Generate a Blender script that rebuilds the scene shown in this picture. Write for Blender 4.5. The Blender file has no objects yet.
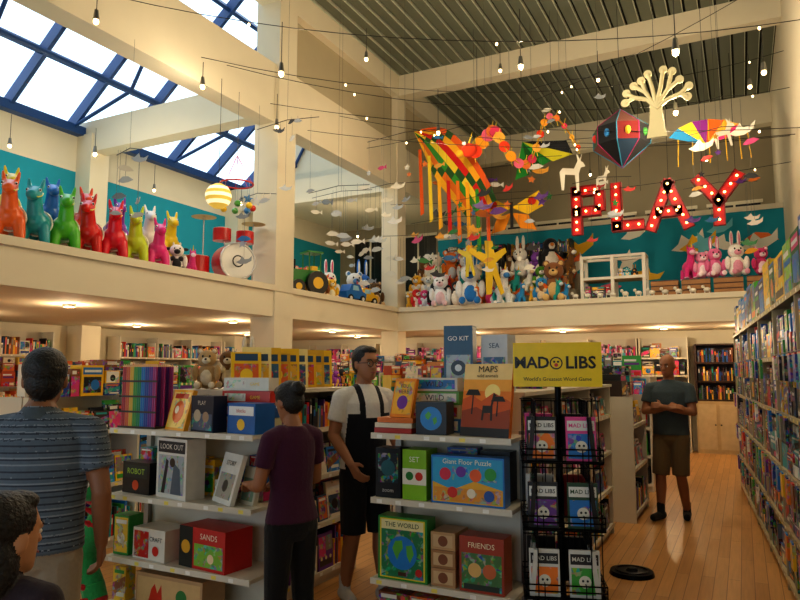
import bpy, math, random
import numpy as np
from mathutils import Matrix, Vector
sc=bpy.context.scene
pi=math.pi
def lin(u):
    return u/12.92 if u<=0.04045 else ((u+0.055)/1.055)**2.4
def c(h):
    h=h.lstrip('#')
    return tuple(lin(int(h[i:i+2],16)/255) for i in (0,2,4))
# ------------------------------------------------------------ materials
MATS={}
def mk(name,rough=0.5,metal=0.0,var=0.12,nscale=25,bump=0.0,emit=0.0,coat=0.0,sheen=0.0,art=0):
    m=bpy.data.materials.new(name); m.use_nodes=True
    nt=m.node_tree; b=nt.nodes['Principled BSDF']
    at=nt.nodes.new('ShaderNodeAttribute'); at.attribute_name='Col'
    tc=nt.nodes.new('ShaderNodeTexCoord')
    no=nt.nodes.new('ShaderNodeTexNoise'); no.inputs['Scale'].default_value=nscale; no.inputs['Detail'].default_value=3
    nt.links.new(tc.outputs['Object'],no.inputs['Vector'])
    mr=nt.nodes.new('ShaderNodeMapRange'); mr.inputs['To Min'].default_value=1-var; mr.inputs['To Max'].default_value=1+var
    nt.links.new(no.outputs['Fac'],mr.inputs['Value'])
    src=at.outputs['Color']
    if art:   # busy printed artwork: voronoi patches of other inks over the base ink
        vo=nt.nodes.new('ShaderNodeTexVoronoi'); vo.inputs['Scale'].default_value=art; nt.links.new(tc.outputs['Object'],vo.inputs['Vector'])
        n2=nt.nodes.new('ShaderNodeTexNoise'); n2.inputs['Scale'].default_value=art*.45; n2.inputs['Detail'].default_value=2; nt.links.new(tc.outputs['Object'],n2.inputs['Vector'])
        r2=nt.nodes.new('ShaderNodeMapRange'); r2.inputs['From Min'].default_value=.5; r2.inputs['From Max'].default_value=.56; r2.inputs['To Max'].default_value=.6
        nt.links.new(n2.outputs['Fac'],r2.inputs['Value'])
        mx=nt.nodes.new('ShaderNodeMix'); mx.data_type='RGBA'
        nt.links.new(r2.outputs['Result'],mx.inputs['Factor']); nt.links.new(src,mx.inputs[6])
        hs=nt.nodes.new('ShaderNodeHueSaturation'); hs.inputs['Saturation'].default_value=1.3; hs.inputs['Value'].default_value=.65; nt.links.new(vo.outputs['Color'],hs.inputs['Color'])
        nt.links.new(hs.outputs['Color'],mx.inputs[7]); src=mx.outputs[2]
    vm=nt.nodes.new('ShaderNodeVectorMath'); vm.operation='SCALE'
    nt.links.new(src,vm.inputs[0]); nt.links.new(mr.outputs['Result'],vm.inputs['Scale'])
    nt.links.new(vm.outputs['Vector'],b.inputs['Base Color'])
    b.inputs['Roughness'].default_value=rough; b.inputs['Metallic'].default_value=metal
    if coat: b.inputs['Coat Weight'].default_value=coat
    if sheen: b.inputs['Sheen Weight'].default_value=sheen
    if emit:
        nt.links.new(at.outputs['Color'],b.inputs['Emission Color']); b.inputs['Emission Strength'].default_value=emit
    if bump:
        bp=nt.nodes.new('ShaderNodeBump'); bp.inputs['Strength'].default_value=bump; bp.inputs['Distance'].default_value=0.01
        nt.links.new(no.outputs['Fac'],bp.inputs['Height']); nt.links.new(bp.outputs['Normal'],b.inputs['Normal'])
    MATS[name]=m
mk('plaster',0.85,var=0.04,nscale=3,bump=0.05)
mk('print',0.35,var=0.12,nscale=18)
mk('art',0.35,var=0.15,nscale=18,art=42)
mk('plastic',0.3,var=0.03,coat=0.2)
mk('paint',0.45,var=0.05,nscale=6)
mk('metal',0.35,metal=0.8,var=0.05)
mk('cloth',0.9,var=0.12,nscale=60,bump=0.3,sheen=0.1)
mk('plush',0.95,var=0.22,nscale=45,bump=0.6,sheen=0.2)
mk('skin',0.5,var=0.05,nscale=20)
mk('hair',0.5,var=0.35,nscale=90,bump=0.8)
mk('wood',0.5,var=0.2,nscale=9,bump=0.1)
mk('glow',0.5,emit=7.0,var=0.0)
mk('softglow',0.6,emit=.7,var=0.0)
def floor_mat():
    m=bpy.data.materials.new('oak_planks'); m.use_nodes=True; nt=m.node_tree; b=nt.nodes['Principled BSDF']
    tc=nt.nodes.new('ShaderNodeTexCoord'); mp=nt.nodes.new('ShaderNodeMapping'); mp.inputs['Rotation'].default_value=(0,0,pi/2)
    nt.links.new(tc.outputs['Object'],mp.inputs['Vector'])
    br=nt.nodes.new('ShaderNodeTexBrick'); br.inputs['Scale'].default_value=1.0
    br.inputs['Brick Width'].default_value=1.3; br.inputs['Row Height'].default_value=0.09
    br.inputs['Mortar Size'].default_value=0.0022; br.inputs['Color1'].default_value=(*c('#cc9a5e'),1); br.inputs['Color2'].default_value=(*c('#b9864c'),1)
    br.inputs['Mortar'].default_value=(*c('#7a4e28'),1)
    nt.links.new(mp.outputs['Vector'],br.inputs['Vector'])
    mp2=nt.nodes.new('ShaderNodeMapping'); mp2.inputs['Scale'].default_value=(25,1.5,1)
    nt.links.new(tc.outputs['Object'],mp2.inputs['Vector'])
    no=nt.nodes.new('ShaderNodeTexNoise'); no.inputs['Scale'].default_value=2; no.inputs['Detail'].default_value=5
    nt.links.new(mp2.outputs['Vector'],no.inputs['Vector'])
    mr=nt.nodes.new('ShaderNodeMapRange'); mr.inputs['To Min'].default_value=0.75; mr.inputs['To Max'].default_value=1.2
    nt.links.new(no.outputs['Fac'],mr.inputs['Value'])
    vm=nt.nodes.new('ShaderNodeVectorMath'); vm.operation='SCALE'
    nt.links.new(br.outputs['Color'],vm.inputs[0]); nt.links.new(mr.outputs['Result'],vm.inputs['Scale'])
    nt.links.new(vm.outputs['Vector'],b.inputs['Base Color']); b.inputs['Roughness'].default_value=0.33
    MATS['floor']=m
floor_mat()
def glass_mat():
    m=bpy.data.materials.new('thin_glass'); m.use_nodes=True; nt=m.node_tree; nt.nodes.clear()
    o=nt.nodes.new('ShaderNodeOutputMaterial'); mx=nt.nodes.new('ShaderNodeMixShader'); t=nt.nodes.new('ShaderNodeBsdfTransparent'); g=nt.nodes.new('ShaderNodeBsdfGlossy')
    t.inputs['Color'].default_value=(0.9,0.96,1,1); g.inputs['Roughness'].default_value=0.05; mx.inputs[0].default_value=0.05
    nt.links.new(t.outputs[0],mx.inputs[1]); nt.links.new(g.outputs[0],mx.inputs[2]); nt.links.new(mx.outputs[0],o.inputs['Surface'])
    MATS['glass']=m
glass_mat()
# ------------------------------------------------------------ mesh builder
_SPH={}
def usph(n,m):
    if (n,m) in _SPH: return _SPH[(n,m)]
    v=[(0,0,1)]
    for j in range(1,m):
        t=pi*j/m
        for i in range(n):
            a=2*pi*i/n; v.append((math.sin(t)*math.cos(a),math.sin(t)*math.sin(a),math.cos(t)))
    v.append((0,0,-1)); f=[]
    for i in range(n): f.append((0,1+i,1+(i+1)%n))
    for j in range(m-2):
        for i in range(n):
            a=1+j*n+i; b_=1+j*n+(i+1)%n
            f.append((a,a+n,b_+n,b_))
    L=len(v)-1; o=1+(m-2)*n
    for i in range(n): f.append((L,o+(i+1)%n,o+i))
    _SPH[(n,m)]=(v,f); return v,f
def basis(d):
    d=Vector(d).normalized(); u=Vector((0,0,1)) if abs(d.z)<0.9 else Vector((1,0,0))
    a=d.cross(u).normalized(); return a,a.cross(d).normalized(),d
_TXT={}
class MB:
    def __init__(s): s.v=[];s.f=[];s.c=[];s.m=[];s.s=[];s.M=Matrix.Identity(4)
    def add(s,vs,fs,col,mat='paint',smooth=False):
        o=len(s.v); M=s.M
        s.v+= [tuple(M@Vector(p)) for p in vs]
        for f in fs:
            s.f.append(tuple(o+i for i in f)); s.c.append(col); s.m.append(mat); s.s.append(smooth)
    def box(s,x,y,z,w,d,h,col,mat='paint'):
        x0,x1,y0,y1,z0,z1=x-w/2,x+w/2,y-d/2,y+d/2,z,z+h
        s.add([(x0,y0,z0),(x1,y0,z0),(x1,y1,z0),(x0,y1,z0),(x0,y0,z1),(x1,y0,z1),(x1,y1,z1),(x0,y1,z1)],
          [(0,3,2,1),(4,5,6,7),(0,1,5,4),(1,2,6,5),(2,3,7,6),(3,0,4,7)],col,mat)
    def b2(s,x0,x1,y0,y1,z0,z1,col,mat='paint'):
        s.box((x0+x1)/2,(y0+y1)/2,z0,abs(x1-x0),abs(y1-y0),z1-z0,col,mat)
    def sph(s,x,y,z,rx,ry,rz,col,mat='plush',n=12,m=8):
        v,f=usph(n,m); s.add([(x+a*rx,y+b*ry,z+e*rz) for a,b,e in v],f,col,mat,True)
    def cyl(s,p,q,r,r2,col,mat='paint',n=12,cap=True,smooth=True):
        p=Vector(p);q=Vector(q); a,b,d=basis(q-p); vs=[]
        for P,rr in((p,r),(q,r2)):
            for i in range(n):
                t=2*pi*i/n; vs.append(P+a*(rr*math.cos(t))+b*(rr*math.sin(t)))
        s.add(vs,[(i,(i+1)%n,n+(i+1)%n,n+i) for i in range(n)],col,mat,smooth)
        if cap: s.add(vs,[tuple(range(n))[::-1],tuple(range(n,2*n))],col,mat)
    def tube(s,pts,r,col,mat='paint',n=6):
        for i in range(len(pts)-1):
            r0=r[i] if isinstance(r,(list,tuple)) else r; r1=r[i+1] if isinstance(r,(list,tuple)) else r
            s.cyl(pts[i],pts[i+1],r0,r1,col,mat,n,True)
    def prism(s,poly,y0,y1,col,mat='paint'):
        n=len(poly); vs=[(x,y0,z) for x,z in poly]+[(x,y1,z) for x,z in poly]
        s.add(vs,[tuple(range(n)),tuple(range(2*n-1,n-1,-1))]+[(i,i+n,(i+1)%n+n,(i+1)%n) for i in range(n)],col,mat)
    def disc(s,x,y,z,r,col,mat='print',n=14,rz=None):
        rz=rz or r
        s.add([(x+r*math.cos(2*pi*i/n),y,z+rz*math.sin(2*pi*i/n)) for i in range(n)],[tuple(range(n))],col,mat)
    def ring(s,cx,cy,cz,R,r,col,mat='paint',ax='y',n=20):
        pts=[]
        for i in range(n+1):
            t=2*pi*i/n; a,b=R*math.cos(t),R*math.sin(t)
            pts.append((cx+a,cy,cz+b) if ax=='y' else ((cx,cy+a,cz+b) if ax=='x' else (cx+a,cy+b,cz)))
        s.tube(pts,r,col,mat,5)
    def text(s,t,x,y,z,size,col,ex=0.001,mat='print',bold=0.0):
        k=(t,bold)
        if k not in _TXT:
            cu=bpy.data.curves.new('t','FONT'); cu.body=t; cu.size=1; cu.align_x='CENTER'; cu.align_y='CENTER'; cu.resolution_u=2; cu.offset=bold
            o=bpy.data.objects.new('t',cu); sc.collection.objects.link(o)
            dg=bpy.context.evaluated_depsgraph_get(); me=o.evaluated_get(dg).to_mesh()
            _TXT[k]=([tuple(v.co) for v in me.vertices],[tuple(p.vertices) for p in me.polygons])
            bpy.data.objects.remove(o); bpy.data.curves.remove(cu)
        V,F=_TXT[k]
        s.add([(x+a*size,y-ex,z+b*size) for a,b,_ in V],F,col,mat)
    def build(s,name,loc=(0,0,0),rot=0,parent=None,scale=1):
        if not s.f: return None
        me=bpy.data.meshes.new(name); me.from_pydata(s.v,[],s.f)
        names=[]; idx=[]; mm={}
        for x in s.m:
            if x not in mm: mm[x]=len(mm); names.append(x)
            idx.append(mm[x])
        for n_ in names: me.materials.append(MATS[n_])
        me.polygons.foreach_set('material_index',idx); me.polygons.foreach_set('use_smooth',s.s)
        tot=np.array([len(f) for f in s.f]); ca=np.ones((len(s.f),4),dtype=np.float32); ca[:,:3]=np.array(s.c)
        at=me.color_attributes.new('Col','FLOAT_COLOR','CORNER'); at.data.foreach_set('color',np.repeat(ca,tot,axis=0).ravel())
        if scale!=1: me.transform(Matrix.Scale(scale,4))
        me.update()
        o=bpy.data.objects.new(name,me); sc.collection.objects.link(o)
        o.location=loc; o.rotation_euler=(0,0,math.radians(rot))
        if parent: o.parent=parent
        return o
# ------------------------------------------------------------ organic bodies
def sd_cap(P,a,b,ra,rb,flat=False):
    a=np.array(a,float);b=np.array(b,float);ab=b-a
    t0=((P-a)@ab)/max(ab@ab,1e-9); t=np.clip(t0,0,1)
    d=np.linalg.norm(P-(a+t[:,None]*ab),axis=1)-(ra+(rb-ra)*t)
    if flat: d=np.where(t0>1.02,d+1,d)
    return d
def sd_rings(P,rings):
    A=np.array(rings,float); z=P[:,2]
    rx=np.interp(z,A[:,0],A[:,1]);ry=np.interp(z,A[:,0],A[:,2]);cx=np.interp(z,A[:,0],A[:,3]);cy=np.interp(z,A[:,0],A[:,4])
    k=np.sqrt(((P[:,0]-cx)/rx)**2+((P[:,1]-cy)/ry)**2); d=(k-1)*np.minimum(rx,ry)
    dz=np.maximum(A[0,0]-z,z-A[-1,0]).clip(0)
    return np.where(dz>0,np.sqrt(np.maximum(d,0)**2+dz**2),d)
def organic(prims,vox,smooth=2):
    g=MB()
    for p in prims:
        M=p.get('M',Matrix.Identity(4)); g.M=M
        if p['k']=='cap':
            g.cyl(p['a'],p['b'],p['ra'],p['rb'],(1,1,1),'skin',14)
            v,f=usph(14,8)
            for q,r in ((p['a'],p['ra']),(p['b'],p['rb'])):
                if p.get('flat') and q is p['b']: continue
                g.add([(q[0]+x*r,q[1]+y*r,q[2]+z*r) for x,y,z in v],f,(1,1,1),'skin')
        elif p['k']=='rings':
            n=24; vs=[];R_=p['r']
            for z,rx,ry,cx,cy in R_:
                for i in range(n):
                    t=2*pi*i/n; vs.append((cx+rx*math.cos(t),cy+ry*math.sin(t),z))
            fs=[(j*n+i,j*n+(i+1)%n,(j+1)*n+(i+1)%n,(j+1)*n+i) for j in range(len(R_)-1) for i in range(n)]
            fs+=[tuple(range(n))[::-1],tuple(range((len(R_)-1)*n,len(R_)*n))]
            g.add(vs,fs,(1,1,1),'skin')
        elif p['k']=='ell':
            q=p['p'];r=p['r']; v,f=usph(20,12); g.add([(q[0]+x*r[0],q[1]+y*r[1],q[2]+z*r[2]) for x,y,z in v],f,(1,1,1),'skin')
    o=g.build('tmp'); md=o.modifiers.new('r','REMESH'); md.mode='VOXEL'; md.voxel_size=vox
    if smooth:
        ms=o.modifiers.new('s','SMOOTH'); ms.iterations=smooth; ms.factor=0.5
    dg=bpy.context.evaluated_depsgraph_get(); me=bpy.data.meshes.new_from_object(o.evaluated_get(dg))
    nv=len(me.vertices); V=np.empty(nv*3); me.vertices.foreach_get('co',V); V=V.reshape(-1,3)
    F=[tuple(p.vertices) for p in me.polygons]
    bpy.data.objects.remove(o); bpy.data.meshes.remove(me)
    Cn=np.array([V[list(f)].mean(axis=0) for f in F])
    best=np.full(len(F),9.0); lab=np.zeros(len(F),int)
    for i,p in enumerate(prims):
        P=Cn
        if 'M' in p:
            Mi=np.array(p['M'].inverted()); P=Cn@Mi[:3,:3].T+Mi[:3,3]
        if p['k']=='cap': d=sd_cap(P,p['a'],p['b'],p['ra'],p['rb'],p.get('flat',False))
        elif p['k']=='rings': d=sd_rings(P,p['r'])
        else:
            r=np.array(p['r']); d=(np.linalg.norm((P-np.array(p['p']))/r,axis=1)-1)*r.min()
        d=d-p.get('bias',0)
        w=d<best; best[w]=d[w]; lab[w]=i
    out=MB(); out.v=[tuple(v) for v in V]; out.f=F; out.s=[True]*len(F)
    for i in range(len(F)):
        p=prims[lab[i]]; cc=p['col']
        out.c.append(cc(Cn[i]) if callable(cc) else cc); out.m.append(p.get('mat','cloth'))
    return out
def cap(a,b,ra,rb,col,mat='cloth',**k): return dict(k='cap',a=tuple(a),b=tuple(b),ra=ra,rb=rb,col=col,mat=mat,**k)
def hand(w,d,n,t,curl,col):
    w=Vector(w);d=Vector(d).normalized();n=Vector(n);n=(n-d*n.dot(d)).normalized();t=Vector(t);t=(t-d*t.dot(d)-n*t.dot(n)).normalized()
    out=[]
    for off,L in((.030,.92),(.010,1.0),(-.010,.95),(-.029,.78)):
        k0=w+d*.01+t*off*.6;k1=w+d*.088*(0.95+0.05*L)+t*off
        out.append(cap(k0,k1,.015,.0125,col,'skin')); p=k1; an=0.15
        for ln in(.042,.027,.02):
            an+=curl; q=p+(d*math.cos(an)+n*math.sin(an))*ln*L
            out.append(cap(p,q,.0095,.0085,col,'skin')); p=q
    p=w+d*.02+t*.022; q=p+(t*.75+d*.6+n*.25).normalized()*.045
    out.append(cap(p,q,.0145,.012,col,'skin')); q2=q+(d*.9+t*.25+n*.4).normalized()*.032
    out.append(cap(q,q2,.0115,.0095,col,'skin'))
    return out
HEAD=[(-.115,.02,.02,0,-.058),(-.1,.042,.04,0,-.045),(-.075,.057,.064,0,-.024),(-.04,.066,.082,0,-.01),(0,.072,.094,0,0),(.04,.075,.098,0,.003),(.08,.066,.085,0,.006),(.105,.046,.06,0,.008),(.12,.015,.02,0,.01)]
def human(name,loc,rot,s=1.0,skin='#b98763',hair='#17120f',shirt=None,pants=None,shoe='#222222',legskin=True,pant_end=.50,sock=None,
          sleeve=.62,armR=None,armL=None,handR=None,handL=None,legR=None,legL=None,head=(0,-.02,1.62),hyaw=0,hpitch=0,hs=1.0,
          fem=False,bulk=1.0,vox=.007,hairkind='short',glasses=False,collar=None,extra=None):
    S=c(skin);P=[]
    b=bulk
    if fem: T=[(.78,.10,.08,0,0),(.84,.165,.11,0,.005),(.92,.172,.118,0,.008),(1.0,.15,.1,0,0),(1.08,.135,.092,0,-.003),(1.2,.148,.11,0,-.012),(1.3,.155,.108,0,-.012),(1.38,.15,.088,0,0),(1.425,.11,.07,0,.005),(1.46,.055,.055,0,.01)]
    else: T=[(.78,.10,.08,0,0),(.84,.16,.11,0,.005),(.92,.172,.12,0,.005),(1.0,.168,.118,0,0),(1.1,.168,.115,0,-.005),(1.25,.182,.12,0,-.01),(1.35,.19,.112,0,-.005),(1.41,.165,.09,0,0),(1.45,.11,.07,0,.005),(1.48,.06,.06,0,.01)]
    T=[(z,x*b,y*b,cx,cy) for z,x,y,cx,cy in T]
    shc=shirt; pc=c(pants)
    P.append(dict(k='rings',r=[t for t in T if t[0]<=1.0],col=pc,mat='cloth'))
    P.append(dict(k='rings',r=[(.90,T[2][1]+.008,T[2][2]+.008,0,T[2][4])]+[(z,x+.006,y+.006,cx,cy) for z,x,y,cx,cy in T if z>.95],col=shc,mat='cloth'))
    sh=.165*b if fem else .185*b
    for side,arm,hd in((-1,armR,handR),(1,armL,handL)):
        A=arm or [(side*(sh+.045),.01,1.12),(side*(sh+.06),-.05,.87)]
        s0=Vector((side*sh,0,1.385));e=Vector(A[0]);w=Vector(A[1])
        ur=.047 if fem else .055
        P.append(cap(s0,e,ur,.04,S,'skin')); mid=e.lerp(w,.3)
        P.append(cap(e,mid,.04,.042,S,'skin')); P.append(cap(mid,w,.042,.027,S,'skin'))
        P.append(cap(s0,s0.lerp(e,sleeve),ur+.012,ur+.013,shc,'cloth',flat=True))
        P.append(cap(Vector((side*.09,0,1.41)),s0,.062,ur+.012,shc,'cloth'))
        h=hd or dict(d=(w-e),n=(-side,0,0),t=(0,-1,0),curl=.35)
        P+=hand(w,h['d'],h['n'],h['t'],h.get('curl',.35),S)
    for side,leg in((-1,legR),(1,legL)):
        L=leg or [(side*.1,-.01,.46),(side*.105,.03,.085),(0,-1)]
        h0=Vector((side*.085,0,.86));k=Vector(L[0]);a=Vector(L[1]);fd=Vector((L[2][0],L[2][1],0)).normalized()
        lc=S if legskin else pc; lm='skin' if legskin else 'cloth'
        P.append(cap(h0,k,.083,.055,lc,lm)); m_=k.lerp(a,.32)+Vector((0,.012,0))
        P.append(cap(k,m_,.053,.056,lc,lm)); P.append(cap(m_,a,.056,.037,lc,lm))
        if pant_end>.2: P.append(cap(h0,h0.lerp(k,min(1,(.86-pant_end)/(.86-k.z))),.1*b,.088,pc,'cloth',flat=True))
        else:
            P.append(cap(h0,k,.095*b,.068,pc,'cloth')); P.append(cap(k,a+Vector((0,0,-.02)),.068,.055,pc,'cloth',flat=True))
        if sock: P.append(cap(a+Vector((0,0,.07)),a,.043,.041,c(sock),'cloth'))
        z0=a.z-.085
        hl=Vector((a.x,a.y,z0+.045))-fd*.025; toe=Vector((a.x,a.y,z0+.037))+fd*.15
        P.append(cap(hl,toe,.045,.037,c(shoe),'cloth',bias=.002)); P.append(cap(hl+fd*.03,a+Vector((0,0,-.015)),.045,.042,c(shoe),'cloth'))
    H=Matrix.Translation(Vector(head))@Matrix.Rotation(math.radians(hyaw),4,'Z')@Matrix.Rotation(math.radians(hpitch),4,'X')@Matrix.Scale(hs,4)
    P.append(cap((0,.012,1.42),Vector(head)+Vector((0,.015,-.07)),.062,.054 if not fem else .047,S,'skin'))
    if collar: P.append(cap((0,.016,1.455),(0,.012,1.485),.078,.07,c(collar),'cloth',flat=True))
    P.append(dict(k='rings',r=HEAD,col=S,mat='skin',M=H))
    P.append(cap((0,-.088,.012),(0,-.108,-.028),.008,.013,S,'skin',M=H))
    P.append(cap((0,-.08,-.062),(0,-.083,-.066),.018,.017,S,'skin',M=H))
    for sd in(-1,1):
        P.append(dict(k='ell',p=(sd*.077,.008,-.008),r=(.009,.02,.031),col=S,mat='skin',M=H))
        P.append(cap((sd*.018,-.088,.022),(sd*.045,-.08,.02),.009,.008,S,'skin',M=H))
    hc=c(hair)
    if hairkind!='bald':
        P.append(dict(k='ell',p=(0,.022,.045),r=(.086,.102,.09),col=hc,mat='hair',M=H))
        P.append(dict(k='ell',p=(0,.045,-.005),r=(.073,.072,.08),col=hc,mat='hair',M=H))
        P.append(dict(k='ell',p=(0,-.035,.095),r=(.062,.052,.032),col=hc,mat='hair',M=H))
    else:
        P.append(dict(k='ell',p=(0,.03,-.012),r=(.074,.073,.045),col=c('#5a4434'),mat='skin',M=H))
    if hairkind=='bun':
        P.append(dict(k='ell',p=(0,.12,.05),r=(.048,.045,.048),col=hc,mat='hair',M=H))
    if hairkind=='long':
        P.append(dict(k='ell',p=(0,.05,-.08),r=(.09,.07,.13),col=hc,mat='hair',M=H))
    if extra: P+=extra
    o=organic(P,vox)
    o.M=H
    for sd in(-1,1):
        o.sph(sd*.031,-.083,.003,.0125,.009,.0085,(.75,.72,.68),'plastic')
        o.sph(sd*.031,-.0905,.003,.0055,.003,.0055,c('#1c120c'),'plastic')
        o.tube([(sd*.014,-.098,.026),(sd*.032,-.096,.031),(sd*.05,-.083,.025)],.0035,hc if hairkind!='bald' else c('#4a3526'),'hair',5)
    o.tube([(-.024,-.092,-.062),(0,-.1025,-.06),(.024,-.092,-.062)],[.003,.0055,.003],c('#9a5048'),'skin',6)
    if glasses:
        for sd in(-1,1):
            o.ring(sd*.033,-.104,.002,.023,.0026,c('#0c0c0e'),'plastic')
            o.tube([(sd*.056,-.102,.006),(sd*.074,-.07,.006),(sd*.079,.01,.004)],.0026,c('#0c0c0e'),'plastic')
        o.tube([(-.01,-.107,.006),(.01,-.107,.006)],.0026,c('#0c0c0e'),'plastic')
    o.M=Matrix.Identity(4)
    return o.build(name,loc,rot,scale=s)
# ------------------------------------------------------------ shell
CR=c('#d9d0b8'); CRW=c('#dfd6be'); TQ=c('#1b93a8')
XL,XR,YB,YF,ZC=-11.0,.85,17.5,-3.0,7.9; XE=-6.5; YE=12.46; ZM0,ZM1=2.40,2.85
f=MB(); f.b2(XL-.2,XR+.2,YF-.2,YB+.2,-.15,0,(1,1,1),'floor'); f.build('floor')
w=MB(); w.b2(XL-.2,XL,YF,YB,0,ZM1,CR,'plaster'); w.b2(XL-.2,XL,YF,YB,ZM1,5.3,TQ,'plaster'); w.b2(XL-.2,XL,YF,YB,5.3,6.1,CR,'plaster'); w.build('wall_left')
w=MB(); w.b2(XR,XR+.2,YF,YB,0,ZC+.3,CRW,'plaster'); w.build('wall_right')
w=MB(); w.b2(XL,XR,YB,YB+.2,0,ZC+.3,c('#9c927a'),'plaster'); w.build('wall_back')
w=MB(); w.b2(XL,XR,14.8,14.95,0,ZM0-.001,CR,'plaster'); w.b2(XE,XR,14.8,14.95,ZM1+.001,4.75,TQ,'plaster')
w.b2(XE,XR,14.77,14.98,4.75,4.85,CRW,'plaster'); w.build('wall_partition')
w=MB(); w.b2(XL,XR,YF-.2,YF,0,.5,CR,'plaster'); w.b2(XL,XR,YF-.2,YF,3.0,6.1,CR,'plaster'); w.b2(XE,XR,YF-.2,YF,6.1,ZC+.3,CR,'plaster')
for x in(XL,-8,-5,-2,XR-.3): w.b2(x,x+.3,YF-.2,YF,.5,3.0,CR,'plaster')
w.build('wall_front')
w=MB(); w.b2(XE,XR,YF,YB,ZC+.05,ZC+.2,c('#141713'),'plaster')
x=XE+.02
while x<XR-.1:
    w.b2(x,x+.19,YF,YB,ZC,ZC+.05,c('#666c5e'),'paint'); w.b2(x+.19,x+.202,YF,YB,ZC-.015,ZC+.05,c('#c8ccb8'),'paint'); x+=.245
w.build('ceiling')
w=MB(); w.b2(XL,XE,13.06,YB,5.9,6.05,CRW,'plaster'); w.build('ceiling_mezzanine')
w=MB()
w.prism([(XL,5.97),(XE,5.97),(XE,9.85),(XL,6.1)],12.9,13.05,CR,'plaster'); w.prism([(XL,6.1),(XE,6.1),(XE,9.85)],YF-.1,YF,CR,'plaster')
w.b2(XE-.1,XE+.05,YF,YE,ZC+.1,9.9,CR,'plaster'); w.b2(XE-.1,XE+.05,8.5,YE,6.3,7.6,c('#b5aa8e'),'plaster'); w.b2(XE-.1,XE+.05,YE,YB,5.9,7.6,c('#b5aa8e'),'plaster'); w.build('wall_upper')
w=MB(); w.b2(XE-.16,XE+.16,YF,YB,5.45,6.4,CRW,'plaster'); w.build('ceiling_beam')
w=MB(); w.b2(XE-.15,XE+.2,YF,YB,7.45,ZC+.1,CRW,'plaster'); w.build('ceiling_beam')
w=MB(); w.b2(XE,XR,YE-.15,YE+.15,7.45,ZC,CRW,'plaster'); w.build('ceiling_beam')
w=MB(); w.b2(XL,XE,8.2,8.5,5.65,6.25,CRW,'plaster'); w.build('ceiling_beam')
w=MB(); w.b2(XL,XE,12.3,12.6,5.4,5.95,CRW,'plaster'); w.build('ceiling_beam')
w=MB(); w.b2(XE,XR,16.9,17.2,7.2,ZC,CRW,'plaster'); w.build('ceiling_beam')
for X,Y,wd,zt in((XE,8.36,.46,8.3),(XE,YE,.38,7.5),(XL+.2,8.36,.4,6.0),(XL+.2,YE,.4,5.5),(XE,1.0,.46,7.5)):
    w=MB(); w.box(X,Y,0,wd,wd,zt,CRW,'plaster'); w.box(X,Y,0,wd+.04,wd+.04,.12,c('#b0a68e'),'plaster'); w.build('column')
w=MB(); w.b2(XL,XE+.2,YF,YB,ZM0,ZM1,CRW,'plaster'); w.b2(XE+.2,XR,YE-.2,YB,ZM0,ZM1,CRW,'plaster')
w.b2(XE+.2,XE+.24,YF,YE-.24,ZM1-.06,ZM1+.03,CRW,'plaster'); w.b2(XE+.2,XR,YE-.24,YE-.2,ZM1-.06,ZM1+.03,CRW,'plaster'); w.build('mezzanine')
NV=c('#1f4478')
ang=math.atan2(9.85-6.1,XE-XL); Ls=math.hypot(9.85-6.1,XE-XL)
w=MB(); w.M=Matrix.Translation((XL,0,6.1))@Matrix.Rotation(-ang,4,'Y')
w.b2(0,Ls,YF,12.95,.06,.07,(1,1,1),'glass')
y=YF
while y<13: w.b2(0,Ls,y-.035,y+.035,-.12,.1,NV,'paint'); y+=1.22
for k in range(6): w.b2(k*Ls/5-.035,k*Ls/5+.035,YF,12.95,-.06,.12,NV,'paint')
w.build('window_1')
w=MB(); w.b2(XL,XL+.18,YF,12.88,5.98,6.14,NV,'paint'); w.tube([(XL+1.6,YF,6.5),(XL+1.6,12.9,6.5)],.045,NV,'paint',8)
yy=.66
while yy<13:
    w.tube([(XL+.1,yy,6.1),(XL+1.6,yy,6.5),(XL+2.6,yy,8.15)],.035,NV,'paint',6); yy+=2.44
w.build('trim_1')
w=MB()
for x in(-7.85,-4.85,-1.85): w.b2(x,x+2.6,YF-.12,YF-.11,.5,3.0,(1,1,1),'glass')
w.build('window_2')
w=MB(); w.b2(XL,XR,14.76,14.8,0,.12,CRW,'paint'); w.build('baseboard_back')
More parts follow.
